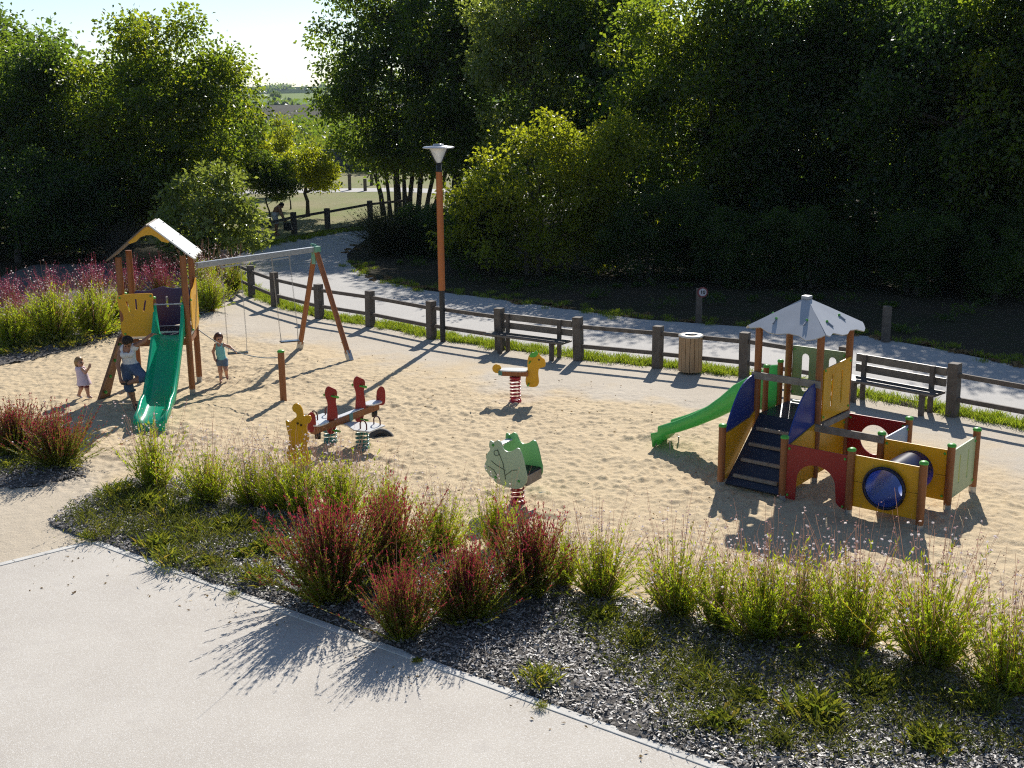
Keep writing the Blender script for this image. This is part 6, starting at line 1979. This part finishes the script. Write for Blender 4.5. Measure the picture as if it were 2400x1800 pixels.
# ---------------------------------------------------------------- running girl
def girl():
    t = thing('person', 'girl in a turquoise top and denim shorts running towards the swings', 'person', ground(518, 897))
    s = .90
    H = (.02, -.01, .945); face = (.50, -.80, -.12)
    hp, eyes, lips, fr = head(H, s, face)
    torso = [('c', (.045, .01, .52), (.03, 0, .64), .082, .080), ('c', (.03, 0, .64), (.025, 0, .77), .082, .080), ('c', (-.055, 0, .805), (.105, .01, .812), .038, .038), ('e', (.05, .02, .48), (.105, .085, .075))]
    neck = [('c', (.025, 0, .80), (.022, 0, .885), .036, .036)]
    legs = [('c', (.0, .0, .46), (.015, -.04, .27), .062, .047), ('c', (.015, -.04, .27), (.0, .01, .065), .045, .029), ('c', (.10, .01, .46), (.145, -.10, .30), .062, .047), ('c', (.145, -.10, .30), (.105, .09, .175), .045, .029)]
    arms = [('c', (-.055, 0, .80), (-.125, .02, .665), .034, .029), ('c', (-.125, .02, .665), (-.085, -.05, .545), .028, .021), ('c', (.105, .01, .805), (.235, -.03, .775), .034, .029), ('c', (.235, -.03, .775), (.325, -.08, .715), .028, .021)]
    hands = hand((-.085, -.05, .545), (.15, -.4, -.8), (1, 0, 0), .68, .7, -1) + hand((.325, -.08, .715), (.7, -.2, -.55), (0, -.3, -1), .68, .35, -1)
    feet = [('c', (.0, .01, .06), (.015, -.08, .03), .029, .022), ('c', (.105, .09, .17), (.13, .06, .10), .029, .022)]
    sdf_part('body', torso + neck + legs + arms + hp + hands + feet, [SKIN_F, EYE, LIP], t, h=.006, k=.018, paint=painter(eyes, lips, s))
    TQ = mat('turquoise_cotton', (.20, .52, .54), (.16, .45, .47), rough=.85, scale=12, bump=.003, bscale=30)
    sdf_part('vest', inflate(torso, .011), TQ, t, h=.0065, k=.02,
             clip=lambda X, Y, Z: np.maximum(np.maximum(.50 - Z, Z - .845), np.maximum(np.abs(X - .025) - np.where(Z > .76, .068, .3), Z - (.79 + np.clip(np.abs(X - .025) - .028, 0, 1) * 2.2))))
    sdf_part('shorts', inflate([torso[3]] + legs[::2], .014), mat('faded_denim', (.16, .21, .27), (.12, .16, .22), rough=.85, scale=12), t, h=.0065, k=.022, clip=lambda X, Y, Z: np.maximum(Z - .53, .375 - Z))
    sh = mat('red_sandal', (.16, .05, .06), rough=.6)
    shoe(t, (.0, .005, .062), (.2, -1, 0), .66, sh); shoe(t, (.108, .085, .165), (.25, -.45, -.85), .66, sh)
    hair(t, H, s * 1.12, fr, HAIR_R, .06, 3)
girl()

# ---------------------------------------------------------------- far bending person
def far_person():
    t = thing('person', 'person in pale shorts bending down behind the meadow fence', 'person', ground(648, 552))
    H = (.30, -.02, 1.28); face = (.65, -.1, -.75)
    hp, eyes, lips, fr = head(H, 1.0, face, (.6, 0, .8))
    torso = [('c', (-.02, 0, .92), (.08, 0, 1.12), .13, .125), ('c', (.08, 0, 1.12), (.20, 0, 1.24), .125, .10), ('c', (.19, -.15, 1.20), (.19, .15, 1.20), .055, .055)]
    neck = [('c', (.21, 0, 1.23), (.27, 0, 1.28), .055, .05)]
    legs = []
    for y in (-.09, .09):
        legs += [('c', (-.03, y, .86), (.03, y, .47), .095, .065), ('c', (.03, y, .47), (-.02, y, .08), .06, .04), ('c', (-.02, y, .06), (.12, y, .035), .038, .03)]
    arms = []
    for y in (-.17, .17):
        arms += [('c', (.19, y, 1.19), (.25, y, .93), .048, .04), ('c', (.25, y, .93), (.36, y * .6, .72), .038, .028)]
    hands = hand((.36, -.10, .72), (.4, 0, -1), (0, 1, 0), 1, .7, 1) + hand((.36, .10, .72), (.4, 0, -1), (0, -1, 0), 1, .7, -1)
    sdf_part('body', torso + neck + legs + arms + hp + hands, [SKIN_T, EYE, LIP], t, h=.009, k=.025, paint=painter(eyes, lips, 1.0))
    sdf_part('shorts', inflate(torso[:1] + [legs[0], legs[3]], .022), mat('pale_shorts', (.62, .60, .58), rough=.85), t, h=.01, k=.03, clip=lambda X, Y, Z: np.maximum(Z - 1.0, .52 - Z))
    hair(t, H, 1.05, fr, HAIR_D, .02, 4)
    b = thing('bag', 'dark bag held low by the bending person at the meadow fence', 'bag', ground(648, 552) + Vector((.50, -.02, 0)))
    m_ = MB(); m_.loft([[Vector((x + sx * .5 * (.36 - .1 * f), y * .12, z)) for sx, y in ((-1, -1), (1, -1), (1, 1), (-1, 1))] for x, z, f in ((.05, .22, .2), (.03, .30, 0), (.0, .46, .6), (-.04, .55, 1.4))], smooth=False)
    m_.build('bag_body', BLACK, b)
    h_ = MB(); h_.tube([(-.16, 0, .52), (-.14, 0, .66), (-.10, 0, .69), (-.02, 0, .64), (.02, 0, .52)], .012, 6); h_.build('handle', BLACK, b)
far_person()

# ------------------------------------------------------------------ air
hz = MB(); hz.box((0, 1740, 32), (5200, 3700, 78))
hmt = bpy.data.materials.new('haze_air'); hmt.use_nodes = True; hmt.cycles.homogeneous_volume = True
ht = hmt.node_tree; ht.nodes.remove(ht.nodes['Principled BSDF'])
pv = ht.nodes.new('ShaderNodeVolumePrincipled'); pv.inputs['Color'].default_value = (.70, .84, 1.0, 1); pv.inputs['Density'].default_value = .00009; pv.inputs['Anisotropy'].default_value = .0
ht.links.new(pv.outputs[0], ht.nodes['Material Output'].inputs['Volume'])
put(hz.build('haze', hmt), 'pale blue haze over the far hills', 'haze', kind='stuff')
bpy.context.view_layer.update()
